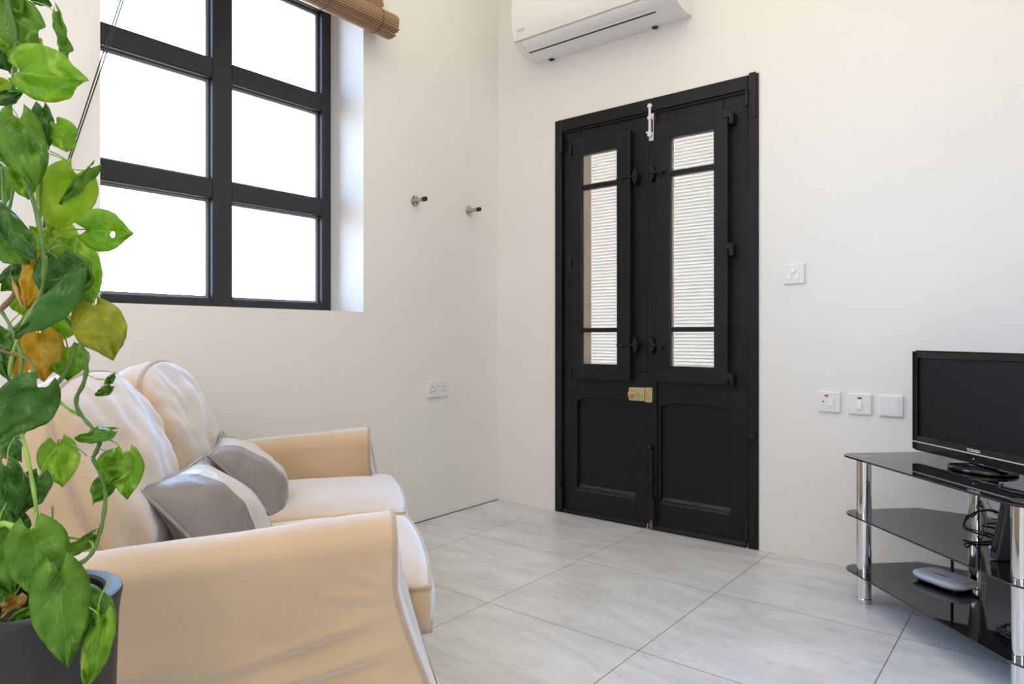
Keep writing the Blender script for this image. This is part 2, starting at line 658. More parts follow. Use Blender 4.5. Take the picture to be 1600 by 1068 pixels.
def bamboo_mat():
    m, nt, b = mat('bamboo_slats')
    at_ = nt.nodes.new('ShaderNodeAttribute')
    at_.attribute_name = 'slat'
    n = nt.nodes.new('ShaderNodeTexNoise')
    n.inputs['Scale'].default_value = 30
    tc = nt.nodes.new('ShaderNodeTexCoord')
    mp = nt.nodes.new('ShaderNodeMapping')
    mp.inputs['Scale'].default_value = (4, 0.3, 4)
    nt.links.new(tc.outputs['Object'], mp.inputs['Vector'])
    nt.links.new(mp.outputs[0], n.inputs['Vector'])
    r = nt.nodes.new('ShaderNodeValToRGB')
    e = r.color_ramp.elements
    e[0].position, e[0].color = 0.0, (0.25, 0.13, 0.06, 1)
    e[1].position, e[1].color = 1.0, (0.74, 0.54, 0.34, 1)
    el = e.new(0.5)
    el.color = (0.38, 0.21, 0.105, 1)
    nt.links.new(at_.outputs['Fac'], r.inputs['Fac'])
    mu = nt.nodes.new('ShaderNodeMixRGB')
    mu.blend_type = 'MULTIPLY'
    mu.inputs['Fac'].default_value = 0.35
    nt.links.new(r.outputs[0], mu.inputs[1])
    nt.links.new(n.outputs['Color'], mu.inputs[2])
    nt.links.new(mu.outputs[0], b.inputs['Base Color'])
    b.inputs['Roughness'].default_value = 0.5
    return m


M['bamboo'] = bamboo_mat()

# ================================================================== THE SETTING
o = obj('floor', box(BM(), XL - 0.3, XR + 0.3, YF - 0.2, YD + 0.45, -0.08, 0.0), M['floor'])
struct(o)
o = obj('ceiling', box(BM(), XL - 0.3, XR + 0.3, YF - 0.2, YD + 0.3, ZC, ZC + 0.1), M['ceil'])
struct(o)

struct(obj('trim_4', box(BM(), XL, XL + 0.0045, 1.2, YD, 0.0, 0.0025), M['dark']), 'dark open joint between the floor and the left wall')

# left wall with its window opening
WY0, WY1, WZ0, WZ1 = 0.945, 2.078, 1.068, 2.585
WT = 0.34
bm = BM()
box(bm, XL - WT, XL, YF - 0.2, WY0, 0, ZC)
box(bm, XL - WT, XL, WY1, YD + 0.27, 0, ZC)
box(bm, XL - WT, XL, WY0, WY1, 0, WZ0)
box(bm, XL - WT, XL, WY0, WY1, WZ1, ZC)
bmesh.ops.remove_doubles(bm, verts=bm.verts, dist=1e-5)
struct(obj('wall_left', bm, M['wall']))

# door wall with the door opening
DX0, DX1, DZ1 = -2.150, -1.045, 2.126
bm = BM()
box(bm, XL, DX0, YD, YD + 0.27, 0, ZC)
box(bm, DX1, XR + 0.3, YD, YD + 0.27, 0, ZC)
box(bm, DX0, DX1, YD, YD + 0.27, DZ1, ZC)
bmesh.ops.remove_doubles(bm, verts=bm.verts, dist=1e-5)
struct(obj('wall_back', bm, M['wall']))
struct(obj('wall_right', box(BM(), XR, XR + 0.3, YF - 0.2, YD, 0, ZC), M['wall']))
struct(obj('wall_front', box(BM(), XL, XR, YF - 0.2, YF, 0, ZC), M['wall']))

# ---------------------------------------------------------------- window
FX = -2.806          # room face of the window frame
win = struct(empty('window_1', (FX, (WY0 + WY1) / 2, WZ0)), 'black framed window of six panes in the left wall')
Y0, Y1, Z0, Z1 = WY0 + 0.002, WY1 - 0.002, WZ0 + 0.006, WZ1 - 0.002
FT = 0.055
stiles = [(Y0, 1.004), (1.473, 1.562), (2.026, Y1)]
rails = [(Z0, 1.114), (1.539, 1.622), (2.050, 2.136), (2.538, Z1)]
bm = BM()
for a, b in stiles:
    box(bm, FX - FT, FX, a, b, Z0, Z1)
for i in range(2):
    ya, yb = stiles[i][1], stiles[i + 1][0]
    for a, b in rails:
        box(bm, FX - FT, FX - 0.001, ya - 0.0005, yb + 0.0005, a, b)
obj('frame', bm, M['winframe'], win, bevel=0.006)
for i in range(2):
    ya, yb = stiles[i][1], stiles[i + 1][0]
    for j in range(3):
        za, zb = rails[j][1], rails[j + 1][0]
        g = 0.012
        bm = BM()
        for q in ((ya, ya + g, za, zb), (yb - g, yb, za, zb), (ya + g, yb - g, za, za + g), (ya + g, yb - g, zb - g, zb)):
            box(bm, FX - FT + 0.004, FX - FT + 0.016, *q)
        obj('glazing_bead', bm, M['bead'], win)
        bm = box(BM(), FX - FT + 0.007, FX - FT + 0.011, ya + 0.004, yb - 0.004, za + 0.004, zb - 0.004)
        obj('pane', bm, M['glass'], win)

# ================================================================== DOUBLE DOOR
door = struct(empty('door_1', (-1.597, YD, 0)), 'black painted double door with glazed shutters')
F0 = YD - 0.008      # room face of the frame
L0 = YD + 0.012      # room face of the leaves
bm = BM()
box(bm, DX0, -2.106, F0, YD + 0.10, 0.0, DZ1)
box(bm, -1.093, DX1, F0, YD + 0.10, 0.0, DZ1)
box(bm, -2.106, -1.093, F0, YD + 0.10, 2.062, DZ1)
frame = obj('door_frame', bm, M['doorblack'], door, bevel=0.004)
bm = box(BM(), -2.106, -1.093, YD + 0.002, YD + 0.012, 2.052, 2.062)
obj('stop_bead', bm, M['doorblack'], frame)
bm = BM()
box(bm, -1.086, -1.055, F0 - 0.004, F0 + 0.002, 1.930, 2.132)
for z in (1.95, 2.0, 2.06, 2.1):
    tube(bm, [(-1.070, F0 - 0.0055, z), (-1.070, F0, z)], 0.004, 8)
obj('hinge_plate', bm, M['iron'], frame, bevel=0.001)
bm = BM()
box(bm, -1.094, -1.055, F0 - 0.010, F0 + 0.002, 0.494, 0.514)
tube(bm, [(-1.092, F0 - 0.008, 0.504), (-1.060, F0 - 0.012, 0.501)], 0.008, 8)
obj('catch', bm, M['iron'], frame, bevel=0.002)
bm = BM()
box(bm, -2.130, -2.108, F0 - 0.003, F0 + 0.002, 1.86, 2.03)
obj('hinge_plate', bm, M['iron'], frame, bevel=0.001)
bm = BM()
box(bm, -2.135, -2.112, F0 - 0.004, F0 + 0.002, 0.06, 0.20)
obj('hinge_plate', bm, M['iron'], frame, bevel=0.001)
bm = BM()
box(bm, -1.088, -1.058, F0 - 0.004, F0 + 0.002, 0.05, 0.19)
obj('hinge_plate', bm, M['iron'], frame, bevel=0.001)


def arch_panel_poly(x0, x1, z0, zs, za):
    """lower panel opening: straight sides, shouldered low arch on top"""
    w = x1 - x0
    pts = [(x0, z0), (x1, z0), (x1, zs)]
    n = 14
    s = 0.12 * w
    for k in range(n + 1):
        t = k / n
        x = x1 - s * 0.5 - (w - s) * t
        pts.append((x, zs + 0.003 + (za - zs - 0.003) * math.sin(PI * (0.12 + 0.76 * t)) ** 0.75))
    pts.append((x0, zs))
    return pts


def leaf(x0, x1, sx0, sx1, gx0, gx1, px0, px1, hinge_side, name_label):
    """one door leaf: framed body, arched recessed panel below, hinged glazed shutter above"""
    zt, zb = 2.055, 0.020
    gz0, gz1 = 0.735 - 0.0, 1.985
    T = 0.042
    bm = BM()
    # stiles, top rail, middle and bottom parts round the glazed opening
    ox0, ox1, oz0, oz1 = gx0 - 0.03, gx1 + 0.03, 0.775, 1.945
    box(bm, x0, ox0, L0, L0 + T, oz0, zt)
    box(bm, ox1, x1, L0, L0 + T, oz0, zt)
    box(bm, ox0, ox1, L0, L0 + T, oz1, zt)
    # lower half with the arched opening
    poly = arch_panel_poly(px0, px1, 0.146, 0.606, 0.630)
    # left/right/bottom solid parts
    box(bm, x0, px0, L0, L0 + T, zb, oz0)
    box(bm, px1, x1, L0, L0 + T, zb, oz0)
    box(bm, px0, px1, L0, L0 + T, zb, 0.146)
    top = [p for p in poly[2:]]
    prism(bm, [(px1, oz0)] + [(px0, oz0)] + top[::-1], lambda u, v, d: (u, d, v), L0, L0 + T)
    bmesh.ops.remove_doubles(bm, verts=bm.verts, dist=1e-5)
    # sloping sill of the panel, and the recessed board itself
    box(bm, px0 - 0.005, px1 + 0.005, L0 + 0.022, L0 + 0.034, 0.13, 0.65)
    xm = px0 + (px1 - px0) * 0.45
    body = obj('door_leaf', bm, M['doorblack'], door, bevel=0.003)
    body['label'] = name_label
    # sloping sill of the panel: worn paint, grey also painting in the chamfer highlight
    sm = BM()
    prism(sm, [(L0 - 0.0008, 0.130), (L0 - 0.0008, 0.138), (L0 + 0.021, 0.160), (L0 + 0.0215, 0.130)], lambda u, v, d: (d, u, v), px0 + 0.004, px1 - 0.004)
    obj('panel_sill', sm, M['wornhighlight'], body, bevel=0.001)
    # weather board
    bm = BM()
    prism(bm, [(L0 - 0.020, 0.002), (L0 - 0.020, 0.012), (L0 - 0.014, 0.020), (L0 + 0.002, 0.028), (L0 + 0.004, 0.002)],
          lambda u, v, d: (d, u, v), x0 + 0.003, x1 - 0.003)
    obj('weather_board', bm, M['doorblack'], body, bevel=0.002)
    # glazed shutter, standing proud of the leaf
    s0, s1 = YD - 0.030, L0 - 0.002
    bm = BM()
    sz0, sz1 = 0.732, 1.986
    z0g, z1g = 0.809, 1.906
    box(bm, sx0, gx0, s0, s1, sz0, sz1)
    box(bm, gx1, sx1, s0, s1, sz0, sz1)
    box(bm, gx0, gx1, s0, s1, sz0, z0g)
    box(bm, gx0, gx1, s0, s1, z1g, sz1)
    bmesh.ops.remove_doubles(bm, verts=bm.verts, dist=1e-5)
    for a, b in ((0.974, 0.996), (1.724, 1.748)):
        box(bm, gx0 - 0.002, gx1 + 0.002, s0 + 0.004, s1, a, b)
    obj('glazed_shutter', bm, M['doorblack'], body, bevel=0.003)
    for a, b in ((z0g, 0.974), (0.996, 1.724), (1.748, z1g)):
        obj('pane', box(BM(), gx0, gx1, s0 + 0.022, s0 + 0.025, a, b), M['doorglass'], body)
    # putty / timber lining seen at the glass edge
    bm = BM()
    for q in ((gx0, gx0 + 0.004, z0g, z1g), (gx1 - 0.004, gx1, z0g, z1g)):
        box(bm, q[0], q[1], s0 + 0.026, s0 + 0.040, q[2], q[3])
    obj('glass_lining', bm, M['stone'], body)
    # shutter hinges
    hx = sx1 if hinge_side > 0 else sx0
    for z in (1.945, 1.347, 0.757):
        bm = BM()
        tube(bm, [(hx + hinge_side * 0.016, s0 + 0.002, z - 0.028), (hx + hinge_side * 0.016, s0 + 0.002, z + 0.030)], 0.007, 10)
        if hinge_side > 0:
            box(bm, hx - 0.020, hx + 0.018, s0 - 0.005, s0 + 0.004, z + 0.002, z + 0.030)
            box(bm, hx + 0.006, hx + 0.026, s0, L0, z - 0.03, z + 0.02)
        else:
            box(bm, hx - 0.026, hx - 0.008, s0 + 0.012, L0, z - 0.022, z + 0.018)
        obj('shutter_hinge', bm, M['iron'], body, bevel=0.0015)
    if hinge_side > 0:
        bm = box(BM(), -1.33, hx + 0.004, s0 - 0.003, s0 + 0.001, 0.743, 0.775)
        tube(bm, [(-1.198, s0 - 0.005, 0.762), (-1.198, s0, 0.762)], 0.006, 10)
        obj('hinge_strap', bm, M['iron'], body, bevel=0.001)
    return body, s0


left_leaf, S0 = leaf(-2.103, -1.600, -2.018, -1.677, -1.967, -1.752, -2.019, -1.670, -1, 'left leaf carrying the brass lock')
right_leaf, _ = leaf(-1.594, -1.098, -1.534, -1.177, -1.463, -1.242, -1.531, -1.179, +1, 'right leaf with the white bolt on top')
# cover strip where the leaves meet
bm = box(BM(), -1.594, -1.545, L0 - 0.012, L0 + 0.002, 0.022, 2.055)
obj('cover_strip', bm, M['doorblack'], right_leaf, bevel=0.003)
CS = L0 - 0.012


def knob_latch(parent, x, z, rod_to, face):
    """almond wooden block with an iron slide rod"""
    bm = BM()
    poly = []
    for k in range(12):
        t = k / 11
        poly.append((x + 0.020 * math.sin(PI * t), z - 0.042 + 0.084 * t))
    for k in range(1, 11):
        t = 1 - k / 11
        poly.append((x - 0.012 * math.sin(PI * t), z - 0.042 + 0.084 * t))
    prism(bm, poly, lambda u, v, d: (u, d, v), face - 0.040, face + 0.001)
    k_ = obj('turn_button', bm, M['iron'], parent, bevel=0.002)
    bm = BM()
    tube(bm, [(x + (0.02 if rod_to < x else -0.02), face - 0.044, z), (rod_to, face - 0.044, z)], 0.005, 8)
    for t in (0.35, 0.6, 0.8):
        xx = x + (rod_to - x) * t
        tube(bm, [(xx - 0.004, face - 0.044, z), (xx + 0.004, face - 0.044, z)], 0.008, 8)
    box(bm, x + (rod_to - x) * 0.7 - 0.005, x + (rod_to - x) * 0.7 + 0.005, face - 0.05, face - 0.04, z - 0.025, z)
    obj('slide_rod', bm, M['iron'], parent, bevel=0.001)


for z in (1.750, 0.909):
    knob_latch(left_leaf, -1.655, z, -1.752, L0)
    knob_latch(right_leaf, -1.560, z, -1.478, CS + 0.006)

# white barrel bolt across the head of the frame
bm = BM()
box(bm, -1.586, -1.560, CS - 0.003, CS, 1.918, 2.052)
box(bm, -1.586, -1.560, CS - 0.003, CS, 2.070, 2.102)
tube(bm, [(-1.577, CS - 0.010, 1.935), (-1.577, CS - 0.010, 2.100)], 0.0065, 12)
for z in (1.945, 2.03, 2.088):
    box(bm, -1.587, -1.565, CS - 0.018, CS, z - 0.007, z + 0.007)
obj('barrel_bolt', bm, M['whitemetal'], right_leaf, bevel=0.0015)['label'] = 'white painted barrel bolt'
bm = BM()
tube(bm, [(-1.577, CS - 0.012, 1.957), (-1.592, CS - 0.020, 1.957)], 0.005, 10)
obj('bolt_knob', bm, M['whitemetal'], right_leaf)
bm = BM()
box(bm, -1.570, -1.563, CS - 0.0045, CS - 0.001, 1.96, 2.02)
obj('bolt_slot', bm, M['dark'], right_leaf)

# brass rim lock and its keep
bm = BM()
prism(bm, rounded([(-1.694, 0.630), (-1.606, 0.630), (-1.606, 0.698), (-1.694, 0.698)], 0.008), lambda u, v, d: (u, d, v), L0 - 0.024, L0)
lock = obj('rim_lock', bm, M['brass'], left_leaf, bevel=0.003)
lock['label'] = 'brass rim lock'
bm = box(BM(), -1.686, -1.612, L0 - 0.027, L0 - 0.023, 0.640, 0.688)
obj('lock_case', bm, M['brass'], left_leaf, bevel=0.001)
bm = BM()
tube(bm, [(-1.677, L0 - 0.024, 0.664), (-1.677, L0 - 0.044, 0.664)], 0.013, 14)
tube(bm, [(-1.677, L0 - 0.044, 0.646), (-1.677, L0 - 0.044, 0.682)], 0.006, 10)
obj('lock_knob', bm, M['copper'], left_leaf, bevel=0.002)
bm = BM()
tube(bm, [(-1.642, L0 - 0.024, 0.666), (-1.642, L0 - 0.034, 0.666)], 0.006, 12)
obj('snib', bm, M['copper'], left_leaf)
bm = BM()
prism(bm, rounded([(-1.600, 0.627), (-1.560, 0.627), (-1.560, 0.700), (-1.600, 0.700)], 0.007), lambda u, v, d: (u, d, v), CS - 0.020, CS)
obj('lock_keep', bm, M['brass'], right_leaf, bevel=0.002)['label'] = 'brass lock keep'
bm = box(BM(), -1.592, -1.576, CS - 0.023, CS - 0.018, 0.640, 0.688)
obj('keep_slot', bm, M['copper'], right_leaf, bevel=0.001)

# long foot bolt
bm = BM()
tube(bm, [(-1.568, CS - 0.010, 0.10), (-1.568, CS - 0.010, 0.400)], 0.007, 10)
tube(bm, smooth_path([(-1.568, CS - 0.010, 0.385), (-1.570, CS - 0.016, 0.402), (-1.572, CS - 0.030, 0.409)], 4), 0.012, 10)
box(bm, -1.586, -1.550, CS - 0.016, CS, 0.05, 0.155)
for z in (0.07, 0.12, 0.26):
    box(bm, -1.584, -1.552, CS - 0.020, CS, z - 0.007, z + 0.007)
obj('foot_bolt', bm, M['iron'], right_leaf, bevel=0.0015)
bm = box(BM(), -1.577, -1.562, CS - 0.013, CS - 0.005, 0.002, 0.052)
obj('bolt_tip', bm, M['rust'], right_leaf)['label'] = 'rusty bolt tip'
# leaf hinges on the jambs
for zc in (1.99, 0.095):
    bm = BM()
    tube(bm, [(-2.104, F0 - 0.006, zc - 0.045), (-2.104, F0 - 0.006, zc + 0.045)], 0.009, 12)
    obj('leaf_hinge', bm, M['iron'], left_leaf)
for zc, dz in ((2.020, 0.035), (0.095, 0.05)):
    bm = BM()
    tube(bm, [(-1.096, F0 - 0.006, zc - dz), (-1.096, F0 - 0.006, zc + dz)], 0.009, 12)
    obj('leaf_hinge', bm, M['iron'], right_leaf)
for par, a, b, z in ((left_leaf, -2.100, -2.02, 0.70), (right_leaf, -1.22, -1.100, 0.685)):
    bm = box(BM(), a, b, L0 - 0.003, L0 + 0.001, z - 0.022, z + 0.020)
    obj('hinge_strap', bm, M['iron'], par, bevel=0.001)

# what the glass looks out on: stone jambs and a slatted balcony screen
bm = BM()
box(bm, DX0, -2.09, YD + 0.10, YD + 0.269, 0, 2.12)
box(bm, -1.105, DX1, YD + 0.10, YD + 0.269, 0, 2.12)
struct(obj('trim_1', bm, M['stone']), 'limestone jambs outside the door')
def blind_mat():
    m, nt, b = mat('white_blind_slats')
    out = nt.nodes['Material Output']
    b.inputs['Base Color'].default_value = (0.55, 0.55, 0.54, 1)
    tl = nt.nodes.new('ShaderNodeBsdfTranslucent')
    tl.inputs['Color'].default_value = (0.255, 0.235, 0.205, 1)
    ad = nt.nodes.new('ShaderNodeAddShader')
    nt.links.new(b.outputs[0], ad.inputs[0])
    nt.links.new(tl.outputs[0], ad.inputs[1])
    nt.links.new(ad.outputs[0], out.inputs['Surface'])
    return m


M['blind'] = blind_mat()
bm = BM()
for k in range(122):
    z = 0.0 + k * 0.022
    prism(bm, [(YD + 1.018, z + 0.0262), (YD + 1.0245, z - 0.001), (YD + 1.0260, z - 0.001), (YD + 1.0195, z + 0.0262)],
          lambda u, v, d: (d, u, v), -2.9, -0.5)
struct(obj('trim_2', bm, M['blind']), 'white slatted blind closing the balcony beyond the door glass')
bm = BM()
box(bm, -3.0, -0.4, YD + 0.27, YD + 1.12, -0.10, 0.0)
box(bm, -3.0, -0.4, YD + 0.27, YD + 1.12, 2.66, 2.76)
box(bm, -3.0, -2.9, YD + 0.27, YD + 1.12, 0.0, 2.66)
box(bm, -0.5, -0.4, YD + 0.27, YD + 1.12, 0.0, 2.66)
struct(obj('trim_3', bm, M['stone']), 'stone balcony enclosure beyond the door')

# ================================================================== AIR CONDITIONER
ac = thing('air_conditioner', 'white wall mounted split air conditioner above the black door', 'air conditioner', (-1.815, YD, 2.61))
AX0, AX1 = -2.272, -1.358
prof = [(3.0675, 2.770), (2.872, 2.770), (2.840, 2.740), (2.834, 2.640), (2.843, 2.570), (2.856, 2.520), (2.878, 2.496),
        (2.905, 2.481), (2.945, 2.470), (3.000, 2.464), (3.0675, 2.468)]
prof = rounded(prof, [0.0, 0.02, 0.03, 0.05, 0.05, 0.03, 0.02, 0.02, 0.03, 0.03, 0.004], 4)
bm = BM()
prism(bm, prof, lambda u, v, d: (d, u, v), AX0, AX1)
obj('body', bm, M['acplastic2'], ac, bevel=0.012, segs=4)


def shell(poly, x0, x1, off, thick):
    """strip that follows a (y,z) polyline, proud of the body"""
    bm = BM()
    P = [Vector((0, p[0], p[1])) for p in poly]
    outer, inner = [], []
    for i, p in enumerate(P):
        d = (P[min(i + 1, len(P) - 1)] - P[max(i - 1, 0)]).normalized()
        nrm = Vector((0, d.z, -d.y))
        if nrm.y > 0 and abs(nrm.y) > abs(nrm.z):
            nrm = -nrm
        if nrm.z > 0 and abs(nrm.z) > abs(nrm.y):
            nrm = -nrm
        outer.append(p + nrm * off)
        inner.append(p + nrm * (off - thick))
    loop = outer + inner[::-1]
    prism(bm, [(q.y, q.z) for q in loop], lambda u, v, d: (d, u, v), x0, x1)
    return bm


front = smooth_path([(2.840, 2.752, 0), (2.833, 2.70, 0), (2.832, 2.64, 0), (2.841, 2.570, 0), (2.855, 2.520, 0)], 5)
front = [(p.x, p.y) for p in front]
obj('front_panel', shell(front, AX0 + 0.001, AX1 - 0.001, 0.004, 0.012), M['acplastic'], ac, bevel=0.003, smooth=False)
lou = smooth_path([(2.8575, 2.514, 0), (2.872, 2.499, 0), (2.895, 2.485, 0), (2.920, 2.4765, 0)], 4)
lou = [(p.x, p.y) for p in lou]
obj('louvre', shell(lou, AX0 + 0.045, AX1 - 0.022, 0.003, 0.006), M['acplastic'], ac, bevel=0.0015)
slot = [(2.922, 2.4765), (2.930, 2.4735)]
obj('air_slot', shell(slot, AX0 + 0.05, AX1 - 0.12, 0.0012, 0.004), M['dark'], ac)
obj('seam', shell([(2.8558, 2.5180), (2.8565, 2.5158)], AX0 + 0.001, AX1 - 0.001, 0.0012, 0.004), M['grey'], ac)
obj('louvre_gap', shell(lou, AX0 + 0.0425, AX0 + 0.045, 0.0012, 0.004), M['grey'], ac)
for x in (-2.165, -1.545):
    obj('clip', box(BM(), x - 0.012, x + 0.012, 3.040, 3.060, 2.460, 2.468), M['dark'], ac)
# small printed mark at the lower left of the front
bm = BM()
for k in range(3):
    x = -2.235 + k * 0.017
    tube(bm, smooth_path([(x, 2.8345, 2.562), (x + 0.008, 2.8335, 2.570), (x + 0.014, 2.8345, 2.561), (x + 0.005, 2.8355, 2.555)], 4), 0.0011, 6)
obj('printed_mark', bm, M['grey'], ac)

# ================================================================== BLIND, CORD, PEGS
blind = thing('bamboo_blind', 'brown bamboo roll blind gathered at the top of the window', 'blind', (XL, 1.53, 2.4))
YB0, YB1 = 0.86, 2.160


def slat_strip(bm, p, q, nrm, y0, y1, val, lay):
    t = (q - p)
    th = 0.0016
    n0 = nrm * th
    vs = []
    for y in (y0, y1):
        for a in (p - n0, q - n0, q + n0, p + n0):
            vs.append(bm.verts.new((a.x, y, a.z)))
    for f in ((0, 1, 2, 3), (7, 6, 5, 4), (0, 4, 5, 1), (1, 5, 6, 2), (2, 6, 7, 3), (3, 7, 4, 0)):
        fc = bm.faces.new([vs[i] for i in f])
        for l in fc.loops:
            l[lay] = (val, val, val, 1)


bm = BM()
lay = bm.loops.layers.color.new('slat')
path = [Vector((XL + 0.042, 0, 2.72 - 0.0035 * k)) for k in range(int((2.72 - 2.43) / 0.0035))]
cxr, czr = XL + 0.102, 2.412
th = PI
r = 0.058
while r > 0.012:
    path.append(Vector((cxr + r * 1.05 * math.cos(th), 0, czr + r * math.sin(th))))
    step = 0.0035 / r
    th += step
    r -= 0.0068 * step / (2 * PI) * 1.1
i = 0
rs = random.Random(3)
while i + 2 < len(path):
    w = 2 if i % 3 == 0 else 1
    p, q = path[i], path[min(i + w, len(path) - 1)]
    d = (q - p).normalized()
    nrm = Vector((d.z, 0, -d.x))
    gap = d * 0.0004
    val = rs.uniform(0.0, 0.3) if w == 2 else rs.uniform(0.8, 1.0)
    slat_strip(bm, p + gap, q - gap, nrm, YB0 + rs.uniform(-0.002, 0.002), YB1 + rs.uniform(-0.006, 0.006), val, lay)
    i += w
obj('slats', bm, M['bamboo'], blind)
for y in (0.98, 1.45, 1.78, 2.065):
    bm = BM()
    pp = [p + Vector(((p.x - cxr) * 0.045 if k > 82 else 0.003, y, 0)) if False else
          Vector((p.x, y, p.z)) for k, p in enumerate(path[:len(path) // 2])]
    # thread runs just outside the slats
    out = []
    for k, p in enumerate(pp):
        d = (pp[min(k + 1, len(pp) - 1)] - pp[max(k - 1, 0)]).normalized()
        n_ = Vector((-d.z, 0, d.x)) * (0.0022 + 0.001 * math.sin(k * 1.6))
        if k < 82:
            n_ = Vector((0.0026 + 0.001 * math.sin(k * 1.6), 0, 0))
        else:
            n_ = Vector((p.x - cxr, 0, p.z - czr)).normalized() * 0.003
        out.append(p + n_ + Vector((0, 0.0015 * math.sin(k * 0.8), 0)))
    tube(bm, out, 0.0012, 5)
    obj('stitching', bm, M['cord'], blind)
bm = box(BM(), XL + 0.001, XL + 0.045, YB0, YB1, 2.70, 2.735)
obj('head_rail', bm, M['bamboo'], blind)
# pull cord of the blind, tied off on its cleat
bm = BM()
top_p = Vector((XL + 0.050, 1.075, 2.40))
low_p = Vector((XL + 0.030, 0.792, 1.352))
for s in (-1, 1):
    tube(bm, [top_p + Vector((0, 0.003 * s, 0)), (top_p + low_p) / 2 + Vector((0.0, 0.0045 * s, -0.006)), low_p + Vector((0, 0.002 * s, 0))], 0.0022, 6)
obj('pull_cord', bm, M['cord'], blind)
cleat = thing('cord_cleat', 'small black cord cleat on the wall left of the window', 'cleat', (XL, 0.785, 1.342))
bm = BM()
box(bm, XL, XL + 0.008, 0.776, 0.794, 1.312, 1.372)
obj('base', bm, M['iron'], cleat, bevel=0.002)
bm = BM()
tube(bm, smooth_path([(XL + 0.030, 0.772, 1.300), (XL + 0.022, 0.780, 1.322), (XL + 0.02, 0.785, 1.342), (XL + 0.022, 0.79, 1.362), (XL + 0.030, 0.797, 1.384)], 5), [0.006] * 21, 10)
tube(bm, [(XL + 0.004, 0.785, 1.342), (XL + 0.02, 0.785, 1.342)], 0.007, 10)
obj('horn', bm, M['iron'], cleat)


def peg(name, y, z, label):
    t = thing(name, label, 'wall peg', (XL, y, z), 0, 'steel pegs on the left wall')
    bm = BM()
    prof = [(0.0275, 0.0005), (0.0275, 0.003), (0.025, 0.0055), (0.012, 0.0065), (0.0095, 0.012)]
    lathe(bm, (0, 0, 0), prof, 28)
    bm.transform(Matrix.Translation((XL, y, z)) @ Matrix.Rotation(PI / 2, 4, 'Y'))
    obj('rose', bm, M['steel'], t, smooth=False, bevel=0.0006)
    bm = BM()
    tube(bm, [(XL + 0.005, y, z), (XL + 0.066, y, z)], 0.0105, 20)
    obj('rod', bm, M['steel'], t, bevel=0.001)
    bm = BM()
    tube(bm, [(XL + 0.064, y, z), (XL + 0.083, y, z), (XL + 0.086, y, z)], [0.0118, 0.0118, 0.009], 20)
    obj('rubber_tip', bm, M['rubber'], t, bevel=0.001)['label'] = 'black rubber tip'
    for dz in (-0.019, 0.019):
        bm = BM()
        tube(bm, [(XL + 0.004, y, z + dz), (XL + 0.0075, y, z + dz)], 0.0045, 10)
        obj('screw', bm, M['chrome'], t)


peg('wall_peg', 2.405, 1.642, 'steel wall peg with black tip nearer the window')
peg('wall_peg', 2.815, 1.650, 'steel wall peg with black tip nearer the room corner')


# ================================================================== SOCKETS AND SWITCHES
def plate_on_door_wall(name, label, x, z, group, w=0.086, h=0.086):
    t = thing(name, label, 'wall switch', (x, YD, z), 0, group)
    bm = BM()
    prism(bm, rounded([(x - w / 2, z - h / 2), (x + w / 2, z - h / 2), (x + w / 2, z + h / 2), (x - w / 2, z + h / 2)], 0.004), lambda u, v, d: (u, d, v), YD - 0.010, YD)
    obj('plate', bm, M['plastic'], t, bevel=0.004, segs=3)
    return t


def rocker(t, x, z, w, h):
    bm = BM()
    prism(bm, [(YD - 0.009, z - h / 2), (YD - 0.016, z - h / 2), (YD - 0.0115, z + h / 2), (YD - 0.009, z + h / 2)], lambda u, v, d: (d, u, v), x - w / 2, x + w / 2)
    obj('rocker', bm, M['plastic'], t, bevel=0.0008)


t = plate_on_door_wall('light_switch', 'white three rocker light switch right of the door', -0.8925, 1.2215, None)
for dx, dz in ((-0.002, 0.014), (-0.018, -0.014), (0.014, -0.014)):
    rocker(t, -0.8925 + dx, 1.2215 + dz, 0.014, 0.018)
t = plate_on_door_wall('fused_switch', 'white fused switch with red lamp and side rocker, leftmost of the row of three', -0.7505, 0.678, None)
rocker(t, -0.742, 0.679, 0.017, 0.030)
obj('indicator', box(BM(), -0.768, -0.754, YD - 0.0115, YD - 0.009, 0.702, 0.708), M['red'], t)['label'] = 'red indicator lamp'
bm = BM()
tube(bm, [(-0.774, YD - 0.009, 0.679), (-0.774, YD - 0.0112, 0.679)], 0.003, 10)
obj('fuse_screw', bm, M['dark'], t)
t = plate_on_door_wall('isolator_switch', 'white switch with red lamp above a central rocker', -0.634, 0.6765, None)
rocker(t, -0.635, 0.672, 0.018, 0.032)
obj('indicator', box(BM(), -0.643, -0.6345, YD - 0.0115, YD - 0.009, 0.698, 0.704), M['red'], t)['label'] = 'red indicator lamp'
obj('indicator_dark', box(BM(), -0.6345, -0.627, YD - 0.0115, YD - 0.009, 0.698, 0.704), M['dark'], t)  # dark half of the indicator
t = plate_on_door_wall('blanking_plate', 'plain white blanking plate beside the television', -0.5225, 0.6755, None)  # plain blanking plate, carries no switch
bm = box(BM(), -0.5225 - 0.031, -0.5225 + 0.031, YD - 0.0115, YD - 0.009, 0.6755 - 0.036, 0.6755 + 0.036)
obj('insert', bm, M['plastic'], t, bevel=0.001)
t['category'] = 'wall plate'

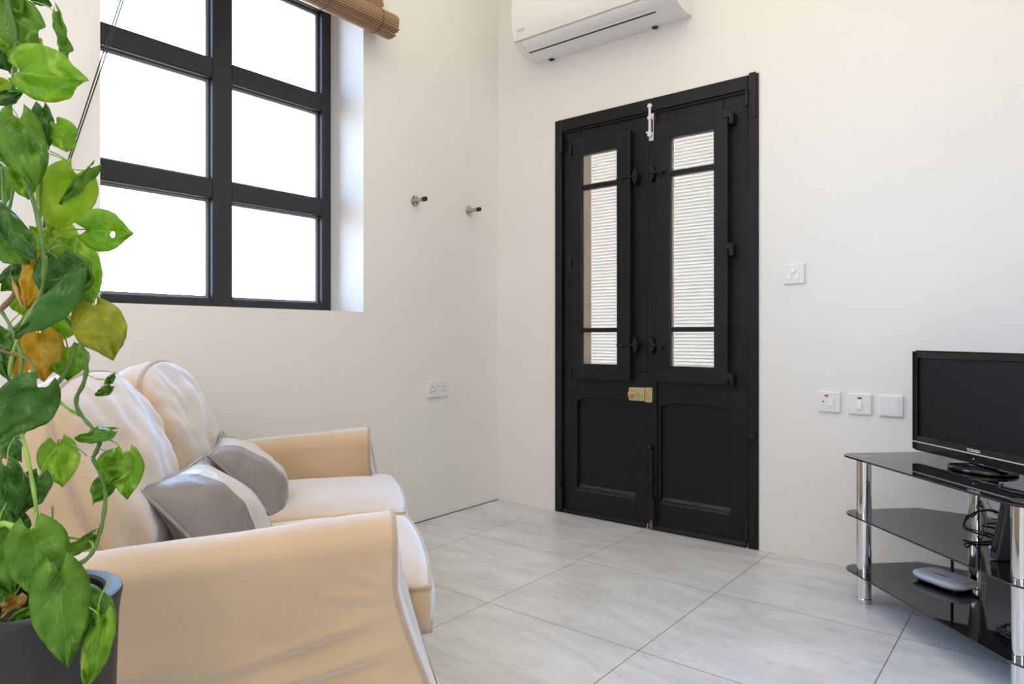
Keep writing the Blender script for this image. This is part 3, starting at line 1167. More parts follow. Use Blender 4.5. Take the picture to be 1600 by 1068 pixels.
sx, sy0, sy1, sz0, sz1 = XL, 2.490, 2.636, 0.632, 0.718
t = thing('wall_socket', 'white double wall socket low on the left wall', 'wall socket', (XL, 2.563, 0.675))
bm = BM()
prism(bm, rounded([(sy0, sz0), (sy1, sz0), (sy1, sz1), (sy0, sz1)], 0.004), lambda u, v, d: (d, u, v), XL, XL + 0.010)
obj('plate', bm, M['plastic'], t, bevel=0.004, segs=3)
for s in (-1, 1):
    yc = 2.563 + s * 0.040
    bm = BM()
    box(bm, XL + 0.009, XL + 0.0106, yc - 0.002, yc + 0.002, 0.684, 0.692)
    for q in (-1, 1):
        box(bm, XL + 0.009, XL + 0.0106, yc + q * 0.011 - 0.003, yc + q * 0.011 + 0.003, 0.662, 0.666)
    obj('pin_holes', bm, M['dark'], t)
    bm = BM()
    box(bm, XL + 0.009, XL + 0.014, 2.563 + s * 0.009 - 0.007, 2.563 + s * 0.009 + 0.007, 0.690, 0.708)
    obj('rocker', bm, M['plastic'], t, bevel=0.001)

# ================================================================== TV STAND
DIAG = Vector((1, 1, 0)).normalized()          # from the room into the corner
TAN = Vector((1, -1, 0)).normalized()          # along the front, left to right
SC = Vector((-0.311, 2.465, 0))                # middle of the front posts


def sp(t_, n_, z):
    q = SC + TAN * t_ + DIAG * n_
    return Vector((q.x, q.y, z))


stand = thing('tv_stand', 'three tier corner stand of black glass shelves on chrome legs', 'stand', (SC.x + 0.14, SC.y + 0.14, 0))


def shelf(name, z, ext=0.0):
    a = 0.395 + ext
    f = -0.050 - ext
    poly = [(-a, f), (a, f), (a, 0.055), (0.455, 0.09), (0.403, 0.263 + ext), (0.115, 0.545), (-0.115, 0.545), (-0.403, 0.263 + ext), (-0.445, 0.09), (-a, 0.055)]
    poly = [(-a - 0.01, f), (a + 0.01, f), (0.403, 0.263 + ext), (0.10, 0.560), (-0.10, 0.560), (-0.403, 0.263 + ext)]
    poly = rounded(poly, [0.062, 0.062, 0.02, 0.03, 0.03, 0.02], 8)
    bm = BM()
    prism(bm, poly, lambda u, v, d: sp(u, v, d), z - 0.006, z)
    return obj(name, bm, M['blackglass'], stand, bevel=0.0012)


shelf('top_shelf', 0.522, 0.006)
shelf('middle_shelf', 0.314)
shelf('bottom_shelf', 0.113)
for t_, n_, r in ((-0.3325, 0, 0.0245), (0.3325, 0, 0.0245), (-0.187, 0.3175, 0.028), (0.187, 0.3175, 0.028)):
    bm = BM()
    for a, b in ((0.020, 0.107), (0.113, 0.308), (0.314, 0.516)):
        tube(bm, [sp(t_, n_, a), sp(t_, n_, b)], r, 40)
    for z in (0.107, 0.113, 0.308, 0.314):
        tube(bm, [sp(t_, n_, z - 0.003), sp(t_, n_, z + 0.003)], r * 1.03, 40)
    tube(bm, [sp(t_, n_, 0.0), sp(t_, n_, 0.016), sp(t_, n_, 0.020)], [r * 1.02, r * 1.02, r * 0.9], 40)
    obj('leg', bm, M['chrome'], stand)
bm = BM()
lathe(bm, sp(-0.3325, 0, 0.522), [(0.026, 0.0), (0.026, 0.0006), (0.022, 0.0010)], 32)
obj('fixing_disc', bm, M['steel'], stand)
bm = BM()
lathe(bm, sp(0.3325, 0, 0.522), [(0.026, 0.0), (0.026, 0.0006), (0.022, 0.0010)], 32)
obj('fixing_disc', bm, M['steel'], stand)

# ---------------------------------------------------------------- television
TVC = Vector((-0.213, 2.623, 0))
tv = thing('television', 'black flat screen television on the glass corner stand', 'television', (TVC.x, TVC.y, 0.524))


def tp(u, v, z):
    """u along the front left to right, v towards the corner behind"""
    q = TVC + TAN * u + DIAG * v
    return Vector((q.x, q.y, z))


def tvbox(bm, u0, u1, v0, v1, z0, z1):
    vs = [bm.verts.new(tp(*p)) for p in ((u0, v0, z0), (u1, v0, z0), (u1, v1, z0), (u0, v1, z0), (u0, v0, z1), (u1, v0, z1), (u1, v1, z1), (u0, v1, z1))]
    for f in ((0, 3, 2, 1), (4, 5, 6, 7), (0, 1, 5, 4), (1, 2, 6, 5), (2, 3, 7, 6), (3, 0, 4, 7)):
        bm.faces.new([vs[i] for i in f])
    return bm


TW, TZ0, TZ1 = 0.285, 0.549, 0.899
bm = BM()
tvbox(bm, -TW, -TW + 0.024, 0, 0.018, TZ0, TZ1)
tvbox(bm, TW - 0.024, TW, 0, 0.018, TZ0, TZ1)
tvbox(bm, -TW + 0.024, TW - 0.024, 0, 0.018, TZ1 - 0.024, TZ1)
tvbox(bm, -TW + 0.024, TW - 0.024, 0, 0.018, TZ0, TZ0 + 0.050)
bmesh.ops.remove_doubles(bm, verts=bm.verts, dist=1e-5)
bezel = obj('bezel', bm, M['tvgloss'], tv, bevel=0.003)
obj('screen', tvbox(BM(), -TW + 0.022, TW - 0.022, 0.008, 0.020, TZ0 + 0.046, TZ1 - 0.022), M['tvscreen'], tv)
obj('silver_strip', tvbox(BM(), -TW + 0.001, TW - 0.001, -0.0012, 0.002, TZ0 + 0.026, TZ0 + 0.0295), M['silver'], bezel)
bm = BM()
tvbox(bm, -TW + 0.006, TW - 0.006, 0.018, 0.034, TZ0 + 0.004, TZ1 - 0.004)
tvbox(bm, -0.19, 0.19, 0.034, 0.070, TZ0 + 0.03, TZ1 - 0.07)
obj('back_cover', bm, M['darkplastic'], tv, bevel=0.006)
bm = BM()
tvbox(bm, -0.045, 0.045, 0.020, 0.050, 0.534, 0.600)
obj('neck', bm, M['tvgloss'], tv, bevel=0.004)
bm = BM()
n = 56
rings = []
for (k_, z) in ((1.0, 0.5235), (1.02, 0.527), (1.0, 0.533), (0.93, 0.537), (0.6, 0.541), (0.3, 0.545)):
    rings.append([bm.verts.new(tp(0.105 * k_ * math.cos(2 * PI * a / n), 0.030 + 0.085 * k_ * math.sin(2 * PI * a / n), z)) for a in range(n)])
for i in range(len(rings) - 1):
    for a in range(n):
        bm.faces.new((rings[i][a], rings[i][(a + 1) % n], rings[i + 1][(a + 1) % n], rings[i + 1][a]))
bm.faces.new(rings[0][::-1])
bm.faces.new(rings[-1])
obj('foot', bm, M['tvgloss'], tv, smooth=True)
cu = bpy.data.curves.new('logo_text', 'FONT')
cu.body = 'TOSHIBA'
cu.size = 0.0135
cu.extrude = 0.0004
cu.offset = 0.0004
cu.align_x = 'CENTER'
tmp = bpy.data.objects.new('logo_text', cu)
link(tmp)
bpy.context.view_layer.update()
me = bpy.data.meshes.new_from_object(tmp.evaluated_get(bpy.context.evaluated_depsgraph_get()))
bpy.data.objects.remove(tmp)
bm = BM()
bm.from_mesh(me)
mm = Matrix((( TAN.x, 0, -DIAG.x, 0), (TAN.y, 0, -DIAG.y, 0), (0, 1, 0, 0), (0, 0, 0, 1)))
c0 = tp(0.0, -0.0006, TZ0 + 0.033)
bm.transform(Matrix.Translation(c0) @ mm)
obj('logo', bm, M['silver'], bezel)
bm = BM()
tube(bm, [tp(0.0, -0.0008, TZ0 + 0.012), tp(0.0, 0.001, TZ0 + 0.012)], 0.003, 12)
obj('sensor_window', bm, M['grey'], bezel)

# ---------------------------------------------------------------- router
RC = Vector((-0.302, 2.715, 0.1135))
router = thing('wifi_router', 'white router with a black aerial on the bottom glass shelf', 'router', RC)
ru = Vector((0.87, -0.49, 0)).normalized()      # long axis
rv = Vector((ru.y * -1, ru.x, 0))
bm = BM()
n = 48
rings = []
for k_, z in ((0.82, 0.006), (0.97, 0.016), (1.0, 0.022), (0.96, 0.029), (0.80, 0.0335), (0.4, 0.036)):
    ring = []
    for a in range(n):
        c, s = math.cos(2 * PI * a / n), math.sin(2 * PI * a / n)
        e = 0.55
        u = 0.093 * k_ * math.copysign(abs(c) ** e, c)
        v = 0.062 * k_ * math.copysign(abs(s) ** e, s)
        ring.append(bm.verts.new(RC + ru * u + rv * v + Vector((0, 0, z))))
    rings.append(ring)
for i in range(len(rings) - 1):
    for a in range(n):
        bm.faces.new((rings[i][a], rings[i][(a + 1) % n], rings[i + 1][(a + 1) % n], rings[i + 1][a]))
bm.faces.new(rings[0][::-1])
bm.faces.new(rings[-1])
rcase = obj('case', bm, M['router'], router, smooth=True)
for su in (-1, 1):
    for sv in (-1, 1):
        p = RC + ru * (0.062 * su) + rv * (0.038 * sv)
        bm = BM()
        tube(bm, [p, p + Vector((0, 0, 0.008))], 0.006, 10)
        obj('foot', bm, M['rubber'], router)
bm = BM()
p0 = RC + ru * -0.012 + rv * -0.018
pts = []
for k in range(13):
    u = -0.040 + 0.080 * k / 12
    pts.append((u, -0.020 + 0.006 * math.sin(PI * k / 12)))
for k in range(13):
    u = 0.040 - 0.080 * k / 12
    pts.append((u, -0.020 - 0.003 * math.sin(PI * k / 12)))
prism(bm, pts, lambda u, v, d: RC + ru * u + rv * v + Vector((0, 0, d)), 0.030, 0.0362)
obj('light_strip', bm, M['darkplastic'], rcase)
for su in (-1, 1):
    for k in range(4):
        bm = BM()
        u = su * (0.060 + k * 0.007)
        w = 0.034 - k * 0.004
        pl = [RC + ru * (u + su * 0.004 * (1 - (a / 5 - 1) ** 2)) + rv * (w * (a / 5 - 1)) + Vector((0, 0, 0.0338 - 0.0008 * k)) for a in range(11)]
        tube(bm, pl, 0.0008, 5)
        obj('vent', bm, M['grey'], rcase)
bm = BM()
p0 = RC + ru * -0.03 + rv * 0.066
tube(bm, [p0 + Vector((0, 0, 0.018)), p0 + rv * 0.012 + Vector((0, 0, 0.020)), p0 + rv * 0.014 + Vector((0, 0, 0.028))], 0.006, 10)
tube(bm, [p0 + rv * 0.014 + Vector((0, 0, 0.026)), p0 + rv * 0.018 + ru * -0.004 + Vector((0, 0, 0.165))], [0.0055, 0.004], 10)
obj('aerial', bm, M['cable'], router)['label'] = 'black stick aerial'
bm = BM()
q = RC + ru * 0.088 + rv * 0.02
tube(bm, [q + Vector((0, 0, 0.014)), q + ru * 0.018 + Vector((0, 0, 0.014))], 0.004, 8)
obj('plug', bm, M['chrome'], router)

# ---------------------------------------------------------------- leaning box on the middle shelf
bx = thing('modem', 'dark grey slanted plastic box among cables on the middle shelf', 'modem', (-0.115, 2.375, 0.3145))
mu_ = TAN
mv_ = DIAG


def mpnt(u, v, z):
    q = Vector((-0.122, 2.418, 0)) + Vector((0.72, -0.69, 0)).normalized() * u + Vector((0.69, 0.72, 0)).normalized() * v
    return Vector((q.x, q.y, z))


bm = BM()
side = [(0.0, 0.3145), (0.060, 0.3145), (0.125, 0.500), (0.075, 0.505)]
side = [(-0.012, 0.318), (0.044, 0.3145), (0.112, 0.492), (0.066, 0.502)]
prism(bm, rounded([(a, b) for a, b in side], 0.008), lambda u, v, d: mpnt(u * 0.55 + 0.0, d, v), -0.045, 0.120)
obj('case', bm, M['darkplastic'], bx, bevel=0.004)
bm = BM()
prism(bm, [(0.000, 0.34), (0.034, 0.335), (0.09, 0.47), (0.066, 0.478)], lambda u, v, d: mpnt(u * 0.55, d, v), -0.0468, -0.044)
obj('side_panel', bm, M['tvgloss'], bx, bevel=0.001)
for k in range(4):
    bm = BM()
    b0 = mpnt(-0.012 - 0.006, -0.02 + k * 0.016, 0.335)
    tube(bm, [b0 + TAN * 0.02, b0 + TAN * -0.012 + Vector((0, 0, 0.004))], 0.005, 8)
    obj('plug', bm, M['greycable'], bx)

# cables
def cable(label, pts, r=0.0028, m='cable', n=8, group='loose cables on the stand'):
    bm = BM()
    tube(bm, smooth_path(pts, n), r, 8)
    o = obj('cable', bm, M[m])
    tag(o, label, 'cable', group)
    return o


def dp(px, py, d):
    return at(px, py, d)


cable('black cable looped in front of the rear chrome leg', [dp(1572, 806, 2.26), dp(1545, 797, 2.28), dp(1524, 800, 2.27), dp(1511, 810, 2.25), dp(1506, 823, 2.21), dp(1522, 831, 2.17), dp(1545, 838, 2.15), dp(1562, 842, 2.137)], 0.0032)
cable('thin black cable knotted beside the rear chrome leg', [dp(1532, 782, 2.255), dp(1528, 798, 2.25), dp(1519, 807, 2.245), dp(1511, 805, 2.235), dp(1508, 822, 2.195), dp(1528, 829, 2.165), dp(1556, 837, 2.145)], 0.0024)
cable('black cable arching above the slanted box', [dp(1541, 796, 2.36), dp(1556, 798, 2.33), dp(1568, 807, 2.28), dp(1578, 820, 2.22)], 0.0034)
cable('black cable lying behind the slanted box', [dp(1541, 818, 2.31), dp(1556, 817, 2.30), dp(1566, 816, 2.28), dp(1578, 822, 2.22)], 0.003)
cable('grey cable hanging down behind the stand onto the middle shelf', [dp(1538, 772, 2.48), dp(1545, 788, 2.46), dp(1556, 803, 2.42), dp(1566, 811, 2.36), dp(1572, 816, 2.325)], 0.0036, 'greycable')
_coil = []
for k in range(60):
    a_ = k / 60 * 2 * PI * 3.2
    _coil.append(sp(0.20 + 0.062 * math.cos(a_) + 0.004 * math.sin(k), 0.17 + 0.0012 * k, 0.235 + (0.062 + 0.006 * math.sin(k * 0.7)) * math.sin(a_)))
cable('coil of thin black cable hanging under the middle shelf', [sp(0.16, 0.16, 0.306)] + _coil + [sp(0.25, 0.26, 0.306)], 0.002, n=2)
cable('black power cable lying across the top shelf', [sp(0.16, 0.10, 0.5255), sp(0.20, 0.055, 0.5252), sp(0.26, 0.05, 0.5252), sp(0.33, 0.09, 0.5252), sp(0.36, 0.16, 0.5252)], 0.003)
cable('coiled black cable on the bottom shelf', [sp(0.17, 0.10, 0.118), sp(0.19, 0.055, 0.122), sp(0.25, 0.06, 0.118), sp(0.27, 0.12, 0.121), sp(0.22, 0.16, 0.118), sp(0.17, 0.12, 0.125), sp(0.21, 0.05, 0.13), sp(0.28, 0.08, 0.124), sp(0.30, 0.15, 0.1175)], 0.003)

# ================================================================== SOFA
O = Vector((-1.470, 1.237, 0))
YAW = math.radians(52.6)
sofa = thing('loveseat_sofa', 'beige cotton two seat sofa with loose back cushions below the window', 'sofa', O, YAW)
MS = WORLD[sofa]
XB = -0.79           # back of the sofa
AW = 0.616           # arm centre line


def arm_front_x(z):
    """front edge of the arm: set back on top, running forward below the seat"""
    t = min(max((0.50 - z) / 0.32, 0), 1)
    return 0.125 * t ** 1.25


def arm_top(x):
    return 0.628 + 0.075 * min(x, 0) - 0.004


def arm_mesh(side):
    """side -1 the near arm, +1 the far arm"""
    # cross-section from inner bottom over the rounded top to outer bottom: (offset outwards, z)
    sec = [(-0.070, 0.10), (-0.070, 0.25), (-0.071, 0.40), (-0.072, 0.50), (-0.068, 0.555)]
    for k in range(1, 8):
        a = PI - PI * k / 8
        sec.append((0.068 * math.cos(a) * 1.0, 0.560 + 0.062 * math.sin(a)))
    sec += [(0.066, 0.550), (0.068, 0.50), (0.073, 0.44), (0.081, 0.38), (0.091, 0.32), (0.102, 0.25), (0.113, 0.17), (0.119, 0.09), (0.122, 0.015)]
    pts = smooth_path([(a, b, 0) for a, b in sec], 8)
    sec = [(p.x, p.y) for p in pts]
    bm = BM()
    NX = 120
    grid = []
    for i in range(NX + 1):
        row = []
        f = i / NX
        for j, (ou, z) in enumerate(sec):
            xf = arm_front_x(z)
            x = XB + (xf - XB) * f
            zz = z + (0.078 * x if x < 0 else 0) * min(1, max(0, (z - 0.1) / 0.45)) * 1.0
            y = side * (AW + ou)
            # soft waviness and creases of the loose cover on the outer face
            d = 0.006 * nz((x, y, zz), 5, 3) + 0.003 * nz((x, y, zz), 14, 9)
            if ou > 0.05 and z < 0.54:
                for (xa, za, xb, zb, amp, wd) in ((-0.32, 0.378, 0.015, 0.462, 0.0075, 0.010), (-0.30, 0.338, 0.035, 0.404, 0.0085, 0.012), (-0.085, 0.535, 0.004, 0.496, 0.006, 0.009),
                                                  (-0.05, 0.566, 0.004, 0.510, 0.005, 0.008), (-0.12, 0.494, 0.0, 0.486, 0.006, 0.010), (-0.75, 0.20, -0.2, 0.30, 0.010, 0.022),
                                                  (-0.70, 0.36, -0.25, 0.42, 0.006, 0.030), (-0.45, 0.12, 0.08, 0.22, 0.010, 0.020)):
                    dx, dz = xb - xa, zb - za
                    L = math.hypot(dx, dz)
                    s = ((x - xa) * dx + (zz - za) * dz) / L
                    dd = ((x - xa) * -dz + (zz - za) * dx) / L
                    if -0.02 < s < L + 0.02:
                        w = math.sin(PI * min(max(s / L, 0.02), 0.98)) ** 0.5
                        d += w * amp * (math.exp(-(dd / wd) ** 2) - 0.9 * math.exp(-((dd + wd * 1.4) / wd) ** 2))
            fade = min(1.0, (1 - f) * 9)
            wt = min(1.0, max(0.0, (z - 0.545) / 0.055))
            y += side * max(-1.0, min(1.0, ou / 0.05)) * d * fade * (1 - wt)
            zz += d * 0.7 * fade * wt
            row.append(bm.verts.new((x, y, zz)))
        grid.append(row)
    for i in range(NX):
        for j in range(len(sec) - 1):
            bm.faces.new((grid[i][j], grid[i][j + 1], grid[i + 1][j + 1], grid[i + 1][j]))
    # front cap, slightly domed
    edge = grid[NX]
    m = len(edge)
    prev = edge
    for k, (sc, push) in enumerate(((0.80, 0.007), (0.5, 0.011), (0.2, 0.013))):
        ring = []
        for v in edge:
            z = v.co.z
            yc = side * (AW + 0.0 + max(0, (0.5 - z)) * 0.06)
            zt = 0.12 + (z - 0.12) * (1 - 0.03 * (k + 1) if z > 0.3 else 1)
            ring.append(bm.verts.new((arm_front_x(zt) + push, yc + (v.co.y - yc) * sc, zt)))
        for j in range(m - 1):
            bm.faces.new((prev[j], prev[j + 1], ring[j + 1], ring[j]))
        prev = ring
    for j in range(m // 2):
        a, b, c, d_ = prev[j], prev[j + 1], prev[m - 2 - j], prev[m - 1 - j]
        vs = []
        for v in (a, b, c, d_):
            if v not in vs:
                vs.append(v)
        if len(vs) >= 3:
            try:
                bm.faces.new(vs)
            except ValueError:
                pass
    # back cap
    bm.faces.new(grid[0])
    edge_pts = [v.co.copy() for v in edge]
    return bm, edge_pts


for side in (-1, 1):
    bm, ep = arm_mesh(side)
    arm = obj('arm', bm, M['cotton'], sofa, smooth=True, local=True)
    bm = BM()
    tube(bm, [p + Vector((0.002, 0, 0)) for p in ep[3:]], 0.0042, 8)
    obj('piping', bm, M['piping'], arm, smooth=True, local=True)


def soft_box(hx, hy, t0, bulge, n=30, e=0.30, pinch=0.0, sag=0.0, seed=0.0, wr=0.004, outline=None, pw=2.2, edge_soft=0.35):
    """upholstery cushion in its own frame: u in +-hx, v in +-hy, thickness along w; returns mesh and the two edge loops"""
    def xy(u, v):
        # squircle-ish outline
        x = u * (1 - e * 0.18 * v * v * (abs(u) ** 3)) * hx
        y = v * (1 - e * 0.18 * u * u * (abs(v) ** 3)) * hy
        if pinch:
            k = pinch * (1 - v * v) * abs(u) ** 4
            x -= math.copysign(k * hx, u)
            k = pinch * (1 - u * u) * abs(v) ** 4
            y -= math.copysign(k * hy, v)
        if outline:
            x, y = outline(x, y, u, v)
        return x, y
    bm = BM()
    faces = {}
    for sgn in (1, -1):
        g = []
        for i in range(n + 1):
            row = []
            u = -1 + 2 * i / n
            u = math.sin(u * PI / 2) * 0.55 + u * 0.45
            for j in range(n + 1):
                v = -1 + 2 * j / n
                v = math.sin(v * PI / 2) * 0.55 + v * 0.45
                x, y = xy(u, v)
                prof = ((1 - abs(u) ** pw) ** edge_soft if abs(u) < 1 else 0) * ((1 - abs(v) ** pw) ** edge_soft if abs(v) < 1 else 0)
                w = t0 / 2 + bulge * prof
                wrk = wr * (nz((x, y, sgn * 0.3), 9, seed) + 0.5 * nz((x, y, sgn), 22, seed + 5)) * min(1, prof * 2)
                row.append(bm.verts.new((x, y, sgn * (w + wrk))))
            g.append(row)
        faces[sgn] = g
        for i in range(n):
            for j in range(n):
                bm.faces.new((g[i][j], g[i + 1][j], g[i + 1][j + 1], g[i][j + 1]))

    def ring(g):
        r = [g[i][0] for i in range(n)] + [g[n][j] for j in range(n)] + [g[n - i][n] for i in range(n)] + [g[0][n - j] for j in range(n)]
        return r
    ra, rb = ring(faces[1]), ring(faces[-1])
    m = len(ra)
    if t0 > 1e-4:
        prev = ra
        cen = Vector((0, 0, 0))
        steps = 5
        for s in range(1, steps):
            f = s / steps
            rr = []
            for k in range(m):
                p = ra[k].co.lerp(rb[k].co, f)
                dxy = Vector((p.x, p.y, 0))
                out = Vector((p.x / hx, p.y / hy, 0))
                mx_ = max(abs(out.x), abs(out.y), 1e-6)
                nrm = Vector((math.copysign(1, out.x) if abs(out.x) > 0.93 * mx_ else 0, math.copysign(1, out.y) if abs(out.y) > 0.93 * mx_ else 0, 0))
                if nrm.length > 0:
                    nrm.normalize()
                p = p + nrm * (0.10 * t0 * math.sin(PI * f)) + nrm * (wr * 0.8 * nz(p, 12, seed + 2))
                rr.append(bm.verts.new(p))
            for k in range(m):
                bm.faces.new((prev[k], prev[(k + 1) % m], rr[(k + 1) % m], rr[k]))
            prev = rr
        for k in range(m):
            bm.faces.new((prev[k], prev[(k + 1) % m], rb[(k + 1) % m], rb[k]))
    else:
        for k in range(m):
            pass
        bmesh.ops.remove_doubles(bm, verts=ra + rb, dist=1e-6)
    la = [v.co.copy() for v in ra if v.is_valid]
    lb = [v.co.copy() for v in rb if v.is_valid]
    return bm, la, lb


def place(bm, mtx, loops):
    bm.transform(mtx)
    return [[mtx @ p for p in l] for l in loops]


def piping_loop(loop, r, name, mt, parent):
    bm = BM()
    pts = []
    for k, p in enumerate(loop):
        if not pts or (p - pts[-1]).length > 0.004:
            pts.append(p)
    loop_tube(bm, pts, r, 8)
    return obj(name, bm, mt, parent, smooth=True, local=True)


# body under the seat
bm = BM()
prism(bm, rounded([(XB + 0.02, 0.02), (0.105, 0.02), (0.072, 0.345), (XB + 0.02, 0.345)], 0.02), lambda u, v, d: (u, d, v), -0.60, 0.60)
obj('base', bm, M['cotton'], sofa, local=True, bevel=0.01, segs=3)
# back frame: leaning board with a lumpy rounded top
bm = BM()
NY, rows = 60, []
sec = [(-0.66, 0.30), (-0.70, 0.52), (-0.735, 0.72), (-0.745, 0.762), (-0.765, 0.778), (-0.790, 0.772), (-0.805, 0.74), (-0.812, 0.60), (-0.813, 0.40), (-0.813, 0.02)]
sec = [(p.x, p.y) for p in smooth_path([(a, b, 0) for a, b in sec], 3)]
for i in range(NY + 1):
    y = -0.655 + 1.31 * i / NY
    endf = max(0, (abs(y) - 0.60) / 0.055)
    row = []
    for x, z in sec:
        k = 1 if z > 0.70 else 0
        zz = z - (0.02 * endf ** 2 if z > 0.6 else 0) + k * 0.012 * nz((x, y, z), 16, 4)
        xx = x + 0.006 * nz((x, y, z), 10, 8)
        row.append(bm.verts.new((xx, y, zz)))
    rows.append(row)
for i in range(NY):
    for j in range(len(sec) - 1):
        bm.faces.new((rows[i][j], rows[i][j + 1], rows[i + 1][j + 1], rows[i + 1][j]))
bm.faces.new(rows[0])
bm.faces.new(rows[-1])
obj('back', bm, M['cotton'], sofa, smooth=True, local=True)

# seat cushions: T shaped, the front nose wraps before the arm
for side in (-1, 1):
    yc = side * 0.272
    def tshape(x, y, u, v, side=side):
        # local y -> sofa y + centre ; widen at the front outside edge
        xs = x - 0.245
        if y * side > 0:
            f = min(1, max(0, (xs - 0.005) / 0.03))
            y = y * (1 + 0.155 * f)
        # slightly bowed nose
        if x > 0:
            x += 0.010 * (1 - v * v) * (u > 0.9)
        return x, y
    bm, la, lb = soft_box(0.330, 0.268, 0.085, 0.028, n=34, e=0.15, seed=20 + side, wr=0.004, outline=tshape, pw=3.0, edge_soft=0.5)
    mt = Matrix.Translation((-0.243, yc, 0.408)) @ Matrix.Rotation(math.radians(-1.0), 4, 'Y')
    la, lb = place(bm, mt, (la, lb))
    c = obj('seat_cushion', bm, M['cotton'], sofa, smooth=True, local=True)
    piping_loop(la, 0.0048, 'piping', M['piping'], c)
    piping_loop(lb, 0.0048, 'piping', M['piping'], c)

# back cushions: plump, slouching
for side, hy, zh, yc, zc, lean, roll, dx, seed in ((-1, 0.275, 0.230, -0.300, 0.640, 21, 2.5, -0.095, 2.0), (1, 0.262, 0.232, 0.262, 0.640, 21, 4, -0.095, 6.0)):
    bm, la, lb = soft_box(zh, hy, 0.105, 0.062, n=38, e=1.2, seed=seed, wr=0.016, pw=2.2, edge_soft=0.6)
    # local u -> up, v -> sofa y, w -> forwards
    rot = Matrix(((0, 0, 1, 0), (0, 1, 0, 0), (1, 0, 0, 0), (0, 0, 0, 1)))
    mt = Matrix.Translation((-0.490 + dx, yc, zc)) @ Matrix.Rotation(math.radians(roll), 4, 'X') @ Matrix.Rotation(math.radians(-lean), 4, 'Y') @ rot
    la, lb = place(bm, mt, (la, lb))
    c = obj('back_cushion', bm, M['cotton'], sofa, smooth=True, local=True)
    piping_loop(la, 0.0062, 'piping', M['piping'], c)
    piping_loop(lb, 0.0062, 'piping', M['piping'], c)


# ---------------------------------------------------------------- scatter pillows
def pillow(label, centre, yaw, lean, roll, hu, hv, seed):
    t = thing('scatter_pillow', label, 'pillow', MS @ Vector(centre), YAW, 'grey satin pillows on the sofa')
    bm, la, lb = soft_box(hu, hv, 0.0, 0.078, n=40, e=0.0, pinch=0.09, seed=seed, wr=0.012, pw=2.0, edge_soft=0.75)
    # light band across the middle: faces by their v coordinate
    for f in bm.faces:
        c = f.calc_center_median()
        f.material_index = 1 if -0.22 < c.y / hv < 0.52 else 0
    rot = Matrix(((0, 0, 1, 0), (0, 1, 0, 0), (1, 0, 0, 0), (0, 0, 0, 1)))
    mt = Matrix.Rotation(math.radians(yaw), 4, 'Z') @ Matrix.Rotation(math.radians(-lean), 4, 'Y') @ Matrix.Rotation(math.radians(roll), 4, 'X') @ rot
    la, lb = place(bm, mt, (la, lb))
    cv = obj('cover', bm, [M['satingrey'], M['satinlight']], t, smooth=True, local=True)
    piping_loop(la, 0.0042, 'piping', M['pillowpipe'], cv)


pillow('grey satin pillow with light band, nearer the camera', (-0.365, -0.243, 0.536), -6, 42, -2, 0.150, 0.198, 3)
pillow('grey satin pillow with light band, against the far arm', (-0.350, 0.225, 0.533), 3, 42, 2, 0.150, 0.198, 8)

# ================================================================== POTHOS
PD = 0.85
pot_c = at(45, 932, PD)
plant = thing('potted_pothos', 'trailing green pothos in a charcoal planter in front of the sofa arm', 'plant', (pot_c.x, pot_c.y, 0))
ZR = pot_c.z
RT = 0.102
bm = BM()
prof = [(0.060, 0.0), (0.075, 0.0), (0.079, 0.010), (RT * 0.955, ZR - 0.035), (RT * 0.985, ZR - 0.012), (RT, ZR - 0.006), (RT - 0.001, ZR), (RT - 0.005, ZR + 0.0015),
        (RT - 0.019, ZR + 0.001), (RT - 0.022, ZR - 0.002), (RT - 0.023, ZR - 0.055)]
rings = []
lathe(bm, (pot_c.x, pot_c.y, 0), prof, 64)
obj('planter', bm, M['pot'], plant, smooth=False, bevel=0.0)
bm = BM()
n = 40
ctr = bm.verts.new((pot_c.x, pot_c.y, ZR - 0.030))
prev = None
for k in range(1, 6):
    r_ = (RT - 0.024) * k / 5
    ring = [bm.verts.new((pot_c.x + r_ * math.cos(2 * PI * a / n), pot_c.y + r_ * math.sin(2 * PI * a / n), ZR - 0.036 + 0.008 * nz((k, a * 0.7, 0), 1.3, 2))) for a in range(n)]
    for a in range(n):
        if prev is None:
            bm.faces.new((ctr, ring[a], ring[(a + 1) % n]))
        else:
            bm.faces.new((prev[a], ring[a], ring[(a + 1) % n], prev[(a + 1) % n]))
    prev = ring
obj('soil', bm, M['soil'], plant)


def vine(pts, r_px, m='stem', n=7):
    """pts: (px, py, depth); radius given in photo pixels"""
    P = smooth_path([at(*p) for p in pts], n)
    d0 = sum(p[2] for p in pts) / len(pts)
    r = r_px / 1068.0 * d0
    bm = BM()
    rr = [r * (1 + 0.12 * math.sin(i * 0.9)) for i in range(len(P))]
    tube(bm, P, rr, 8)
    return obj('vine', bm, M[m], plant, smooth=True)


